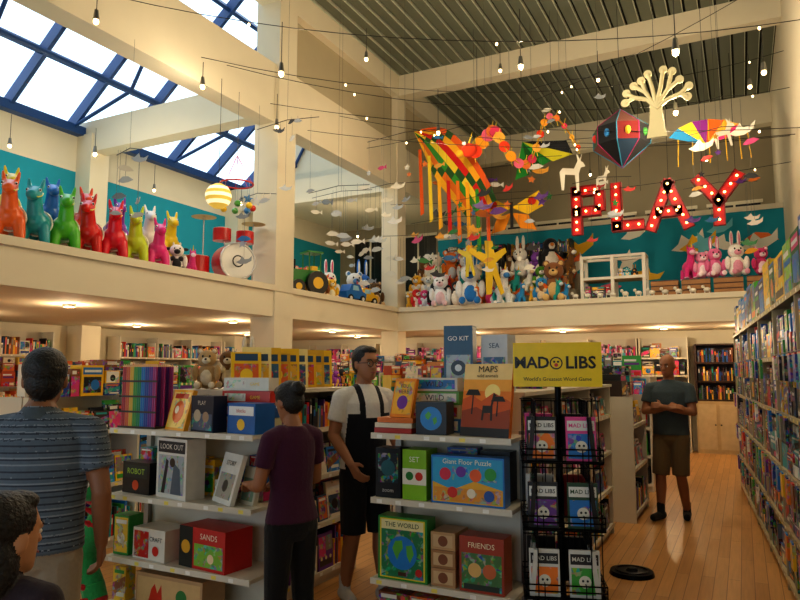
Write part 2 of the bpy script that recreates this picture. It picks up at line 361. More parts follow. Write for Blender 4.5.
# ------------------------------------------------------------ products
PAL={'mix':['#c8241d','#e87c20','#f0bc24','#3a9a38','#1f74bc','#1b4390','#e6dcc6','#642f86','#d8407e','#1f9a9a','#15161a','#86502a','#efe9da','#8a8474','#26292f','#3a2c28'],
'blue':['#1560b4','#1f7cc8','#164284','#2e94d8','#15366e','#f0c424','#2f9a3a','#d8402c'],
'dark':['#16181c','#22242c','#382420','#1a2c3c','#5a2018','#6a7076','#a8601f','#245430','#e0b028','#2456a0'],
'green':['#2f8c36','#55ae3a','#22682e','#88c034','#1f6cac','#e8c030'],
'warm':['#c8823c','#e0a854','#ecdcb8','#b84a24','#d86a1f','#ecc658','#7a4020','#efe4cc','#33506a'],
'pink':['#e0609c','#f0a8c8','#c8387a','#ecdfe6','#9a48ac','#5ebecf','#26262c']}
def rc(rng,p): return c(rng.choice(PAL[p]))
def deco(mb,w,h,y,rng,p):
    st=rng.randrange(6); a=rc(rng,'mix'); b=rc(rng,p); e=rc(rng,'mix')
    def q(u0,v0,u1,v1,col,dy=.0012,mat='print'):
        mb.add([(w*(u0-.5),y-dy,h*v0),(w*(u1-.5),y-dy,h*v0),(w*(u1-.5),y-dy,h*v1),(w*(u0-.5),y-dy,h*v1)],[(0,1,2,3)],col,mat)
    if st==0:
        q(.06,.7,.94,.93,a); q(.12,.77,.88,.85,(.75,.75,.7),.002); q(.1,.1,.9,.62,b,mat='art'); mb.disc(w*rng.uniform(-.15,.15),y-.002,h*.36,min(w,h)*.2,e)
    elif st==1:
        q(.06,.06,.94,.94,b,mat='art'); mb.disc(0,y-.002,h*.42,min(w,h)*.26,a,'art'); q(.15,.78,.85,.88,(.8,.78,.72),.002)
    elif st==2:
        q(0,.0,1,.3,a,mat='art'); q(.1,.55,.9,.66,e); q(.1,.72,.75,.82,(.8,.78,.72)); q(.6,.06,.92,.24,b,.002)
    elif st==3:
        q(.05,.35,.5,.92,a,mat='art'); q(.52,.5,.95,.92,b,mat='art'); q(.08,.1,.92,.26,e)
        for k in range(3): mb.disc(w*(-.3+.3*k),y-.002,h*.31,min(w,h)*.07,(.8,.72,.3))
    elif st==4:
        q(.0,.0,1,.72,e,mat='art'); q(.08,.8,.6,.93,(.75,.72,.62)); mb.disc(w*.3,y-.002,h*.86,min(w,h)*.09,(.7,.1,.08))
    else:
        mb.add([(w*u,y-.0013,h*v) for u,v in((-.5,.1),(.5,.45),(.5,.75),(-.5,.5))],[(0,1,2,3)],a,'art'); q(.12,.8,.88,.9,e); q(.3,.12,.92,.25,(.75,.72,.62))
def product(mb,x,y,z,w,d,h,rng,p='mix',yaw=0,lean=0,decorate=True):
    M0=mb.M; mb.M=M0@Matrix.Translation((x,y,z))@Matrix.Rotation(yaw,4,'Z')@Matrix.Rotation(lean,4,'X')
    mb.box(0,d/2,0,w,d,h,rc(rng,p),'art' if rng.random()<.5 else 'print')
    if decorate: deco(mb,w,h,0,rng,p)
    mb.M=M0
def plush(mb,x,y,z,s,col,col2,rng,kind='bear',yaw=0):
    M0=mb.M; mb.M=M0@Matrix.Translation((x,y,z))@Matrix.Rotation(yaw,4,'Z')@Matrix.Scale(s,4)
    S=mb.sph; BKc=c('#120e0c')
    if kind=='penguin':
        S(0,0,.4,.26,.22,.4,col); S(0,-.07,.36,.2,.18,.33,col2); S(0,-.02,.8,.19,.18,.19,col); S(0,-.1,.78,.12,.11,.12,col2)
        mb.cyl((0,-.2,.79),(0,-.33,.76),.05,.005,c('#e88a1c'),'plush',8)
        for q in(-1,1): S(q*.27,-.02,.42,.05,.1,.24,col); S(q*.12,-.15,.03,.1,.15,.03,c('#e88a1c')); S(q*.06,-.2,.84,.02,.015,.025,BKc,'plastic',8,6)
        mb.M=M0; return
    if kind in('unicorn','dragon'):
        S(0,.1,.36,.17,.34,.19,col)
        for q in(-1,1):
            for y_ in(-.13,.33): mb.cyl((q*.1,y_,.3),(q*.12,y_,.03),.07,.065,col,'plush',10); S(q*.12,y_,.03,.075,.08,.03,col2)
        mb.cyl((0,-.12,.42),(0,-.24,.7),.12,.09,col,'plush',10); S(0,-.28,.76,.12,.17,.12,col); S(0,-.42,.72,.085,.09,.075,col2)
        for q in(-1,1): S(q*.085,-.33,.81,.02,.02,.03,BKc,'plastic',8,6); mb.cyl((q*.07,-.2,.84),(q*.09,-.18,.97),.035,.008,col,'plush',8)
        if kind=='unicorn':
            mb.cyl((0,-.3,.86),(0,-.36,1.08),.03,.003,c('#f0c830'),'plastic',8)
            for i in range(5): S(0,-.14+i*.03,.86-i*.08,.05,.07,.06,c(['#e8408a','#e8b424','#2f9ad0','#8a4ac0','#3aa85a'][i]))
            S(0,.46,.35,.05,.08,.17,c('#e8408a'))
        else:
            for i in range(7): mb.cyl((0,-.18+i*.09,.82-i*.06 if i<4 else .52),(0,-.15+i*.09,.94-i*.06 if i<4 else .63),.04,.003,c('#f0b020'),'plush',6)
            for q in(-1,1): mb.add([(q*.1,.05,.5),(q*.45,.1,.8),(q*.5,.25,.55),(q*.3,.3,.5)],[(0,1,2,3)],c('#e86a20'),'plush')
            mb.tube([(0,.4,.35),(.05,.6,.2),(.15,.75,.1)],[.1,.06,.01],col,'plush',8)
        mb.M=M0; return
    S(0,0,.3,.24,.2,.3,col); S(0,-.12,.28,.15,.1,.2,col2); S(0,-.03,.72,.22,.2,.2,col)
    S(0,-.2,.67,.1,.09,.08,col2); S(0,-.28,.7,.03,.02,.025,c('#1a1412'),n=8,m=6)
    for q in(-1,1):
        S(q*.08,-.2,.77,.025,.02,.03,BKc,'plastic',8,6)
        S(q*.25,-.1,.38,.08,.09,.19,col); S(q*.16,-.25,.09,.09,.18,.09,col); S(q*.16,-.4,.1,.075,.04,.08,col2)
        if kind=='bunny': S(q*.1,.0,1.08,.055,.04,.24,col); S(q*.1,-.03,1.08,.03,.02,.18,col2)
        elif kind=='cow': S(q*.26,0,.78,.1,.04,.05,col2); S(q*.1,0,.93,.03,.03,.07,c('#e8dcc0')); S(q*.12,-.1,.45,.09,.12,.09,col2)
        else: S(q*.16,.0,.89,.08,.05,.08,col); S(q*.16,-.04,.89,.05,.03,.05,col2)
    mb.M=M0
def fill(mb,x0,x1,y,z,hm,dep,rng,kind,p):
    x=x0+.01
    while x<x1-.04:
        if kind=='spine':
            w=rng.uniform(.012,.04);h=min(hm-.03,rng.uniform(.17,.3)*(1 if hm>.25 else .8)); d=min(dep*.8,rng.uniform(.16,.22))
            if x+w>x1: break
            if rng.random()<.04:
                ww=rng.uniform(.14,.2)
                if x+ww<x1: product(mb,x+ww/2,y+.01,z,ww,.02,min(hm-.03,ww*1.3),rng,p,0,-.06); x+=ww+.005; continue
            y_=y+rng.uniform(.01,.03); col=rc(rng,p)
            mb.box(x+w/2,y_+d/2,z,w,d,h,col,'print')
            if w>.018: mb.add([(x+w*.2,y_-.001,z+h*.55),(x+w*.8,y_-.001,z+h*.55),(x+w*.8,y_-.001,z+h*.85),(x+w*.2,y_-.001,z+h*.85)],[(0,1,2,3)],rc(rng,'mix'),'print')
            x+=w+.0015
        elif kind=='face':
            w=rng.uniform(.11,.2);h=min(hm-.03,w*rng.uniform(1.1,1.5)) 
            if x+w>x1: break
            product(mb,x+w/2,y+.03,z+.001,w,.025,h,rng,p,rng.uniform(-.1,.1),-.12)
            product(mb,x+w/2+.03,y+.13,z+.001,w,.03,min(hm-.03,h*1.15),rng,p,0,-.08)
            x+=w+rng.uniform(.004,.02)
        elif kind=='box':
            w=rng.uniform(.08,.26);h=min(hm-.03,rng.uniform(.08,.3)); d=min(dep*.85,rng.uniform(.08,.28))
            if x+w>x1: break
            product(mb,x+w/2,y+.015,z+.001,w,d,h,rng,p,rng.uniform(-.06,.06))
            zz=h
            while hm-zz>.09 and rng.random()<.85:
                h2=min(hm-zz-.03,rng.uniform(.06,.14)); product(mb,x+w/2,y+.02,z+zz+.002,w*rng.uniform(.8,1),d*.9,h2,rng,p,rng.uniform(-.08,.08)); zz+=h2+.002
            x+=w+rng.uniform(.004,.015)
        elif kind=='plush':
            s=min(hm*.8,rng.uniform(.22,.34)) 
            if x+s*.6>x1: break
            plush(mb,x+s*.3,y+s*.42,z+.002,s,rc(rng,p),rc(rng,'warm'),rng,rng.choice(['bear','bunny','cow'])); x+=s*.62
def shelf(name,w,dep,hs,H,loc,rot,col='#d2cab6',sides=True,mat='paint',th=.022):
    m=MB(); k=c(col)
    m.box(0,dep-.012,0,w,.024,H,k,mat); m.b2(-w/2,w/2,.03,dep-.03,0,hs[0]-th if hs[0]>th else .05,k,mat)
    rg=random.Random(int(w*100)+int(H*10))
    for z in hs:
        m.b2(-w/2,w/2,0,dep-.026,z-th,z,k,mat); m.b2(-w/2,w/2,-.006,0,z-th-.01,z+.003,k,mat)
        x=-w/2+.06
        while x<w/2-.05:      # price labels on the shelf edge
            m.add([(x-.018,-.0065,z-.027),(x+.018,-.0065,z-.027),(x+.018,-.0065,z-.006),(x-.018,-.0065,z-.006)],[(0,1,2,3)],c(rg.choice(['#f2efe6','#f2efe6','#ecd860'])),'print'); x+=rg.uniform(.1,.24)
    if sides:
        n=max(1,round(w/1.1))
        for i in range(n+1):
            x=-w/2+w*i/n; m.b2(x-.012,x+.012,.0,dep,0,H,k,mat)
    else:
        for x in(-w/2+.03,w/2-.03): m.b2(x-.02,x+.02,dep-.06,dep-.026,0,H,c('#8f8c84'),'metal')
    return m.build(name,loc,rot)
def stock(name,w,dep,levels,loc,rot,seed):
    rng=random.Random(seed); m=MB()
    n=max(1,round(w/1.1))
    for z,hm,kind,p in levels:
        for i in range(n):
            x0=-w/2+w*i/n+.02;x1=-w/2+w*(i+1)/n-.02
            fill(m,x0,x1,.0,z+.001,hm,dep-.03,rng,kind if kind!='any' else rng.choice(['spine','face','box','face','box']),p)
    return m.build(name,loc,rot)
def hero(name,X,Y,z,w,d,h,base,dl,yaw=0,lean=0):
    m=MB(); m.M=Matrix.Rotation(math.radians(lean),4,'X'); m.box(0,d/2,0,w,d,h,c(base),'print'); k=.0012
    for e in dl:
        k+=.0004
        if e[0] in 'ra': m.add([(w*(e[1]-.5),-k,h*e[2]),(w*(e[3]-.5),-k,h*e[2]),(w*(e[3]-.5),-k,h*e[4]),(w*(e[1]-.5),-k,h*e[4])],[(0,1,2,3)],c(e[5]),'print' if e[0]=='r' else 'art')
        elif e[0]=='c': m.disc(w*(e[1]-.5),-k,h*e[2],w*e[3],c(e[4]),n=20)
        elif e[0]=='t': m.text(e[4],w*(e[1]-.5),0,h*e[2],w*e[3],c(e[5]),k)
        elif e[0]=='p': m.add([(w*(u-.5),-k,h*v) for u,v in e[1]],[tuple(range(len(e[1])))],c(e[2]),'print')
    return m.build(name,(X,Y,z+.001),yaw)
# ---- LEFT display
LX=-3.145
shelf('display_shelf',1.19,.36,[.10,.39,.78,1.2],1.22,(LX,3.13,0),0,'#d8d0bd',False)
LS=[.1,.45,.8,1.15]
shelf('gondola_shelf',1.3,.38,LS,1.42,(-2.85,4.15,0),90)
stock('picture_books',1.3,.38,[(.1,.32,'spine','mix'),(.45,.32,'face','warm'),(.8,.32,'face','mix'),(1.15,.25,'spine','mix')],(-2.85,4.15,0),90,11)
shelf('gondola_shelf',1.3,.38,LS,1.42,(-3.62,4.15,0),-90)
stock('picture_books',1.3,.38,[(.1,.32,'spine','mix'),(.45,.32,'face','warm'),(.8,.32,'face','mix'),(1.15,.25,'spine','mix')],(-3.62,4.15,0),-90,12)
m=MB(); m.b2(-3.64,-2.83,3.5,4.82,1.42,1.445,c('#d2cab8')); m.build('shelf_top')
m=MB()
for i in range(9):
    m.M=Matrix.Translation((-3.1,3.72+i*.115,1.447))@Matrix.Rotation(math.radians(52),4,'Z')@Matrix.Rotation(-.1,4,'X')
    col=['#ecc022','#efdf9c','#e0b426','#d0a42c'][i%4]
    m.box(0,.012,0,.21,.024,.3 if i%3 else .26,c(col),'print')
    m.add([(-.085,-.002,.02),(.085,-.002,.02),(.085,-.002,.18),(-.085,-.002,.18)],[(0,1,2,3)],c(['#d8662b','#e0b030','#30608a'][i%3]),'art')
    m.add([(-.08,-.002,.2),(.08,-.002,.2),(.08,-.002,.25),(-.08,-.002,.25)],[(0,1,2,3)],c('#244a70'),'print'); m.disc(0,-.003,.1,.045,c(['#e8c22e','#d9d0bc','#c8322b'][i%3]))
m.build('yellow_picture_books')
m=MB(); rng=random.Random(5)
for i in range(5): plush(m,-3.4,3.65+i*.22,1.447,.3,c(['#b99868','#7a552c','#dfd6c4','#4a6a30','#c89830'][i]),c('#dfd2b8'),rng,['bear','cow','bunny','bear','cow'][i],.6)
m.build('plush_toys')
def px(a): return LX+a
m=MB()
cols=['#b02622','#d5652b','#e0b42e','#4f9a30','#248a4a','#2078b8','#2f4b9c','#66308c','#a62872']
for j in range(3):
    for i in range(18):
        cc=c(cols[(i//2)%9]); x=-.15+i*.0175
        m.cyl((x,j*.07,0),(x,j*.07,.40),.0085,.0085,cc,'plastic',6)
        m.cyl((x,j*.07,.40),(x,j*.07,.42),.0085,.001,c('#e0b080'),'wood',6)
m.b2(-.17,.17,-.02,.17,0,.012,c('#3a2c22'))
for z in(.1,.2,.3): m.b2(-.17,.17,-.015,-.012,z,z+.012,c('#3a2c22'))
m.build('coloured_pencil_rack',(px(-.42),3.2,1.201))
hero('picture_book',px(-.09),3.19,1.2,.25,.03,.26,'#e8a22a',[('a',.06,.06,.94,.94,'#f3d070'),('c',.5,.45,.28,'#d9632b'),('c',.4,.5,.1,'#f6ecd0'),('r',.15,.78,.85,.9,'#b8361f')],-18,-14)
hero('boxed_game',px(.16),3.17,1.2,.23,.1,.22,'#1c2438',[('a',.05,.05,.95,.5,'#4f5f78'),('c',.3,.45,.16,'#b8a890'),('c',.68,.42,.14,'#a58a70'),('t',.5,.8,.16,'PLAY','#d8d0c0')],-12)
hero('boxed_game',px(.46),3.18,1.2,.24,.16,.18,'#1560a8',[('r',.05,.6,.95,.9,'#e8e8e4'),('c',.5,.3,.14,'#f0c22e'),('t',.5,.75,.13,'blocks','#c0281f')],-8)
for i,(w_,cl) in enumerate(((.42,'#c9bf9a'),(.4,'#24589a'),(.38,'#c0301f'),(.36,'#d6d0c2'))):
    hero('boxed_game',px(.34),3.36,1.2+i*.083+.001,w_,.1,.08,cl,[('a',.05,.2,.5,.8,'#dfd9ca'),('t',.7,.5,.08,'GAME','#f0ca3a')],0)
hero('boxed_game',px(-.42),3.2,.78,.27,.12,.2,'#101113',[('r',.08,.5,.92,.9,'#162a24'),('t',.5,.7,.19,'ROBOT','#a8d040'),('c',.5,.27,.12,'#d8501f')],-5)
hero('boxed_game',px(-.08),3.17,.78,.31,.14,.37,'#dfddd4',[('r',.05,.76,.95,.95,'#20262f'),('t',.5,.855,.15,'LOOK OUT','#e9e6dd'),('a',.08,.08,.92,.72,'#aab2b8'),('p',[(.18,.08),(.3,.08),(.42,.62),(.34,.66)],'#2a2a30'),('p',[(.5,.08),(.85,.08),(.8,.5),(.6,.6)],'#5c6876'),('c',.55,.6,.09,'#3a2a22')],-10)
hero('picture_book',px(.3),3.2,.78,.26,.03,.3,'#e8e6de',[('a',.1,.1,.9,.6,'#b9b3a4'),('t',.5,.8,.16,'STORY','#38332e'),('c',.5,.35,.14,'#5a5448')],-25,-16)
hero('picture_book',px(.46),3.24,.78,.16,.03,.22,'#cbc2ad',[('a',.1,.1,.9,.7,'#76907a')],-20,-12)
hero('boxed_game',px(-.25),3.17,.39,.3,.2,.19,'#ddd8ca',[('a',.04,.06,.5,.9,'#c02724'),('t',.72,.68,.13,'CRAFT','#222222'),('c',.72,.32,.1,'#c8281f')],-4)
hero('boxed_game',px(.2),3.16,.39,.4,.22,.24,'#c52824',[('r',.0,.0,.3,1,'#141e1a'),('t',.65,.8,.12,'SANDS','#f3e9cf'),('a',.34,.08,.96,.62,'#7fb83a'),('c',.7,.3,.07,'#f0d8b0'),('c',.15,.5,.1,'#d9a42b')],-6)
hero('wooden_toy_crate',px(-.05),3.15,.1,.55,.2,.22,'#b9946a',[('r',.03,.1,.97,.9,'#cdac78'),('p',[(.2,.2),(.25,.6),(.3,.75),(.34,.5),(.4,.75),(.42,.2)],'#c2341e'),('c',.7,.5,.08,'#2a7a38')])
m=MB(); rng=random.Random(15); fill(m,.3,.56,.02,0,.24,.26,rng,'box','mix'); fill(m,-.58,-.36,.02,0,.24,.26,rng,'box','green'); m.build('boxed_toys',(LX,3.15,.103))
m=MB(); rng=random.Random(16); fill(m,-.58,.56,.2,0,.3,.14,rng,'box','mix'); m.build('boxed_toys',(LX,3.13,.783))
m=MB(); rng=random.Random(17); fill(m,.42,.57,.03,0,.3,.14,rng,'box','mix'); fill(m,-.58,-.42,.03,0,.3,.14,rng,'box','green'); m.build('boxed_toys',(LX,3.13,.393))
m=MB(); pts=[(math.sin(i*.9)*.06,0,.05+i*.075) for i in range(11)]
m.tube(pts,[.07]*9+[.06,.03],c('#248a45'),'plush',12)
for i in range(10): m.cyl((pts[i][0],-.05,pts[i][2]),(pts[i][0],-.12,pts[i][2]+.03),.025,.003,c('#c22020'),'plush',8)
for i in range(11): m.sph(pts[i][0],0,pts[i][2],.072,.072,.05,c('#2f9a4c' if i%2 else '#b02420'))
m.sph(pts[-1][0],-.03,.86,.09,.11,.08,c('#248a45')); m.sph(pts[-1][0]-.04,-.11,.89,.02,.02,.02,(.9,.9,.9)); m.sph(pts[-1][0]+.04,-.11,.89,.02,.02,.02,(.9,.9,.9))
m.build('plush_caterpillar',(-3.62,2.93,0.0))
# ---- CENTRE display
CX=-1.59
shelf('display_shelf',.88,.36,[.10,.355,.82,1.2],1.22,(CX,3.6,0),0,'#d8d0bd',False)
for X,R_,sd in((-1.2,90,21),(-1.98,-90,22)):
    shelf('gondola_shelf',3.0,.38,LS,1.42,(X,5.47,0),R_)
    stock('picture_books',3.0,.38,[(.1,.32,'spine','mix'),(.45,.32,'face','mix'),(.8,.32,'face','pink'),(1.15,.25,'face','mix')],(X,5.47,0),R_,sd)
m=MB(); m.b2(-2.0,-1.18,3.97,6.98,1.42,1.445,c('#d2cab8')); m.build('shelf_top')
m=MB(); rng=random.Random(9); m.M=Matrix.Translation((-1.59,4.5,1.446)); fill(m,-.38,.38,-.2,0,.22,.3,rng,'box','mix')
for yy in(.3,1.0,1.7,2.1): fill(m,-.36,.36,yy,0,.26,.25,rng,'box','mix')
m.build('boxed_toys')
X0=CX
hero('picture_book',X0-.31,3.63,1.2,.25,.2,.03,'#a93024',[]); hero('picture_book',X0-.31,3.635,1.232,.25,.2,.028,'#dfd3b8',[]); hero('picture_book',X0-.30,3.64,1.262,.24,.19,.03,'#d5721f',[])
hero('picture_book',X0-.28,3.67,1.294,.17,.025,.24,'#e88a24',[('a',.06,.08,.94,.92,'#f2b536'),('c',.5,.38,.25,'#73329a'),('t',.5,.8,.2,'YOU','#4a2058'),('t',.5,.65,.2,'HERE','#4a2058')],-15,-14)
hero('boxed_game',X0-.06,3.64,1.2,.19,.14,.19,'#10141c',[('c',.5,.5,.36,'#2484c8'),('p',[(.3,.6),(.42,.72),(.52,.62),(.42,.45),(.34,.5)],'#4faa40'),('p',[(.55,.5),(.68,.56),(.7,.4),(.6,.3)],'#4faa40')],4)
for i,(w_,cl,cl2) in enumerate(((.34,'#2c648c','#d8d0b8'),(.33,'#c8b988','#a82c20'),(.32,'#62983a','#e0d8c0'),(.3,'#d5cfc0','#206cac'))):
    hero('boxed_game',X0-.12,3.83,1.2+i*.083+.001,w_,.1,.08,cl,[('a',.05,.15,.95,.85,cl2),('t',.5,.5,.16,'WILD','#222222')])
hero('picture_book',X0+.26,3.66,1.2,.31,.03,.42,'#ec821c',[('r',0,.78,1,1,'#f0d090'),('r',0,.62,1,.78,'#f0a840'),('c',.62,.6,.16,'#fbe08a'),('p',[(0,.5),(.2,.56),(.4,.48),(.65,.6),(1,.48),(1,.3),(0,.3)],'#d05a14'),('p',[(0,.34),(.3,.4),(.6,.3),(1,.38),(1,.0),(0,.0)],'#9a3e10'),
 ('p',[(.2,.3),(.23,.3),(.235,.56),(.21,.56)],'#1c1410'),('p',[(.06,.56),(.38,.56),(.32,.64),(.12,.64)],'#1c1410'),('p',[(.72,.28),(.75,.28),(.75,.48),(.73,.48)],'#1c1410'),('p',[(.6,.48),(.9,.48),(.84,.55),(.66,.55)],'#1c1410'),
 ('p',[(.42,.22),(.46,.22),(.47,.32),(.6,.32),(.61,.22),(.65,.22),(.64,.42),(.68,.55),(.72,.56),(.65,.6),(.6,.42),(.44,.42)],'#2a1a10'),('r',0,0,1,.12,'#20160e'),('t',.5,.92,.17,'MAPS','#2a2018'),('t',.5,.83,.09,'wild animals','#2a2018')],-8,-10)
hero('boxed_robot_toy',X0-.05,4.05,1.446,.19,.14,.42,'#2c5878',[('a',.08,.05,.92,.55,'#a9b8c2'),('c',.5,.35,.26,'#2a3a48'),('c',.5,.35,.12,'#d8e0e4'),('t',.5,.8,.22,'GO KIT','#f2f2ee')],10)
hero('boxed_robot_toy',X0+.17,4.12,1.446,.18,.14,.36,'#bfc6ca',[('a',.08,.05,.92,.6,'#38668c'),('t',.5,.8,.25,'SEA','#1b3858')],-4)
hero('boxed_game',X0-.34,3.63,.82,.17,.14,.29,'#0e1113',[('a',.1,.3,.9,.9,'#182630'),('c',.5,.6,.28,'#246068'),('t',.5,.15,.2,'zoom','#c6c6bf')])
hero('boxed_game',X0-.165,3.63,.82,.155,.16,.29,'#8ac024',[('r',.0,.3,1,.62,'#e8e6d5'),('c',.3,.47,.16,'#22782f'),('c',.7,.47,.16,'#c8341f'),('t',.5,.8,.28,'SET','#f3f3e4')])
hero('jigsaw_puzzle_box',X0+.17,3.62,.82,.44,.1,.27,'#2478c4',[('r',.02,.04,.98,.96,'#2fa4d0'),('p',[(.02,.04),(.98,.04),(.98,.35),(.6,.5),(.3,.3),(.02,.45)],'#e8b02b'),('a',.04,.06,.96,.34,'#e0962b'),('a',.3,.5,.9,.78,'#2fa4d0'),('c',.2,.62,.08,'#d2304a'),('c',.42,.68,.07,'#6a34a0'),('c',.62,.62,.08,'#e86224'),('c',.82,.66,.08,'#2f9a40'),('c',.3,.25,.07,'#d0301f'),('c',.56,.25,.06,'#ece2ca'),('c',.8,.22,.07,'#2458a8'),('t',.5,.88,.09,'Giant Floor Puzzle','#f7f3d8')])
hero('boxed_game',X0-.24,3.62,.355,.32,.12,.36,'#2f8c38',[('r',.04,.03,.96,.97,'#e8d034'),('a',.07,.05,.93,.8,'#227c4c'),('r',.07,.8,.93,.95,'#ece2aa'),('c',.5,.44,.3,'#2480c8'),('p',[(.3,.5),(.36,.62),(.5,.64),(.52,.52),(.44,.42),(.4,.32),(.34,.42)],'#5fb040'),('p',[(.58,.56),(.7,.58),(.74,.44),(.66,.3),(.6,.4)],'#5fb040'),('r',.42,.08,.58,.14,'#4a2a18'),('t',.5,.875,.12,'THE WORLD','#1f4a2c'),('c',.84,.16,.07,'#c02a20')])
for i in range(3): hero('wooden_toy_box',X0+.015,3.63,.355+i*.1+.001*i,.15,.2,.098,['#b98c62','#a5794e','#c29a6c'][i],[('r',.1,.15,.9,.85,'#d0b084'),('c',.5,.5,.2,'#804a28')])
hero('boxed_game',X0+.25,3.62,.355,.26,.14,.3,'#a63e24',[('a',.05,.05,.95,.7,'#4a7a42'),('c',.35,.4,.15,'#e0b870'),('c',.68,.4,.15,'#c86a3a'),('t',.5,.84,.16,'FRIENDS','#f6e8c0'),('r',.1,.05,.9,.15,'#22352a')])
m=MB(); rng=random.Random(18); fill(m,-.42,.42,.2,0,.32,.14,rng,'box','mix'); m.build('boxed_toys',(CX,3.6,.823))
m=MB(); rng=random.Random(19); fill(m,-.42,.42,.03,0,.2,.24,rng,'box','warm'); m.build('boxed_toys',(CX,3.6,.103))
# ---- spinner rack
m=MB(); BK=c('#0b0b0d')
m.cyl((0,0,0),(0,0,.03),.2,.2,BK,'metal',24); m.cyl((0,0,.03),(0,0,1.5),.016,.016,BK,'metal',10)
for k in range(4):
    m.M=Matrix.Rotation(k*pi/2+.25,4,'Z')
    for x in np.linspace(-.19,.19,8): m.cyl((x,-.13,.12),(x,-.13,1.42),.003,.003,BK,'metal',5)
    for z in(.12,.42,.45,.75,.78,1.08,1.11,1.42): m.cyl((-.2,-.13,z),(.2,-.13,z),.0035,.0035,BK,'metal',5)
    for z in(.14,.46,.79,1.12):
        m.b2(-.2,.2,-.2,-.13,z-.012,z-.006,BK,'metal')
        for dz in(.0,.03,.06): m.cyl((-.2,-.2,z+dz),(.2,-.2,z+dz),.004,.004,BK,'metal',5)
        for x in(-.2,-.1,0,.1,.2): m.cyl((x,-.2,z+.06),(x,-.13,z+.06),.003,.003,BK,'metal',5); m.cyl((x,-.2,z-.01),(x,-.2,z+.06),.003,.003,BK,'metal',5)
m.M=Matrix.Identity(4)
m.build('spinner_rack',(-.894,3.62,0),4)
m=MB(); rng=random.Random(31)
for k in range(4):
    for zi,z in enumerate((.14,.46,.79,1.12)):
        for xi in(0,1):
            m.M=Matrix.Rotation(k*pi/2+.25,4,'Z')@Matrix.Translation((-.098+xi*.196,-.17,z-.004))@Matrix.Rotation(-.1,4,'X')
            base=rng.choice(['#181a1f','#cfcec6','#8a2420','#131316','#1f1f24','#244830','#181a1f']) if zi<3 else rng.choice(['#d84a92','#16161a','#26262b','#1c1c22'])
            m.box(0,.01,0,.15,.022,.225,c(base),'print')
            inv='#dcdcd6' if base!='#cfcec6' else '#1a1a1c'
            m.add([(-.068,-.0025,.155),(.068,-.0025,.155),(.068,-.0025,.205),(-.068,-.0025,.205)],[(0,1,2,3)],c(inv),'print')
            m.text('MAD LIBS' ,0,-.003,.18,.029,c(base),.001,bold=.01)
            m.add([(-.065,-.0025,.015),(.065,-.0025,.015),(.065,-.0025,.14),(-.065,-.0025,.14)],[(0,1,2,3)],rc(rng,'mix'),'art')
            m.disc(0,-.004,.075,.03,(.7,.66,.55)); m.disc(-.01,-.005,.08,.006,(.02,.02,.02)); m.disc(.012,-.005,.08,.006,(.02,.02,.02))
m.M=Matrix.Identity(4)
m.build('paperback_activity_books',(-.894,3.62,0),4)
m=MB(); YL=c('#efce14')
m.M=Matrix.Rotation(.2,4,'Z')
m.box(0,-.02,0,.46,.012,.235,YL,'print'); m.box(.225,.08,0,.012,.2,.235,YL,'print'); m.box(-.225,.08,0,.012,.2,.235,YL,'print'); m.box(0,.18,0,.46,.012,.235,YL,'print')
m.text('MAD',-.132,-.026,.125,.085,c('#15120c'),.002,bold=.025); m.text('LIBS',.122,-.026,.125,.09,c('#15120c'),.002,bold=.025)
m.disc(-.004,-.0285,.125,.034,c('#15120c')); m.disc(-.004,-.0295,.125,.027,YL); m.disc(-.014,-.0305,.132,.006,c('#15120c')); m.disc(.006,-.0305,.132,.006,c('#15120c')); m.disc(-.004,-.0305,.115,.01,c('#c8322b'))
m.text("World's Greatest Word Game",0,-.026,.04,.028,c('#15120c'),.002)
m.M=Matrix.Identity(4); m.cyl((0,.05,-.06),(0,.05,.1),.012,.012,BK,'metal')
m.build('header_sign',(-.89,3.6,1.49),4)
m=MB(); m.cyl((0,0,0),(0,0,.03),.17,.16,BK,'metal',24); m.cyl((0,0,.03),(0,0,.05),.05,.03,BK,'metal',12); m.ring(0,0,.034,.12,.006,c('#3a3a3e'),'metal','z'); m.build('round_stand_base',(-.85,5.65,0))
# ---- right wall shelving
RZ=[.10,.48,.88,1.28,1.68,2.06]
RLOC=(.135,6.9,0)
shelf('wall_shelving',6.8,.42,RZ,2.1,RLOC,-86.04,'#b8a680')
stock('construction_toy_boxes',6.8,.42,[(.1,.35,'box','dark'),(.48,.37,'box','mix'),(.88,.37,'box','mix'),(1.28,.37,'box','dark'),(1.68,.35,'box','blue')],RLOC,-86.04,41)
m=MB(); rng=random.Random(44)
x=-3.3
while x<3.2:
    w_=rng.uniform(.3,.5); h_=rng.uniform(.3,.42)
    product(m,x+w_/2,.02,2.063,w_,.16,h_,rng,rng.choice(['blue','blue','green'])); x+=w_+.02
m.build('large_construction_sets',RLOC,-86.04)
m=MB(); rng=random.Random(46)
for z in(.5,.9,1.3,1.7):
    x=-3.3
    while x<3.3:
        if rng.random()<.6:
            m.box(x,-.03,z-.19,.11,.02,.16,rc(rng,'mix'),'art'); m.box(x,-.033,z-.06,.08,.012,.04,rc(rng,'blue'),'print'); m.tube([(x,-.007,z-.012),(x,-.045,z-.012)],.003,c('#aaaaaa'),'metal',5)
        x+=rng.uniform(.14,.3)
m.build('hanging_toy_packs',RLOC,-86.04)
shelf('wall_shelving',2.6,.36,[.1,.45,.85,1.25,1.6],2.0,(.42,12.2,0),-90,'#b8a680')
stock('boxed_toys',2.6,.36,[(.1,.3,'box','mix'),(.45,.35,'box','blue'),(.85,.35,'box','mix'),(1.25,.3,'face','mix'),(1.6,.35,'box','mix')],(.42,12.2,0),-90,45)
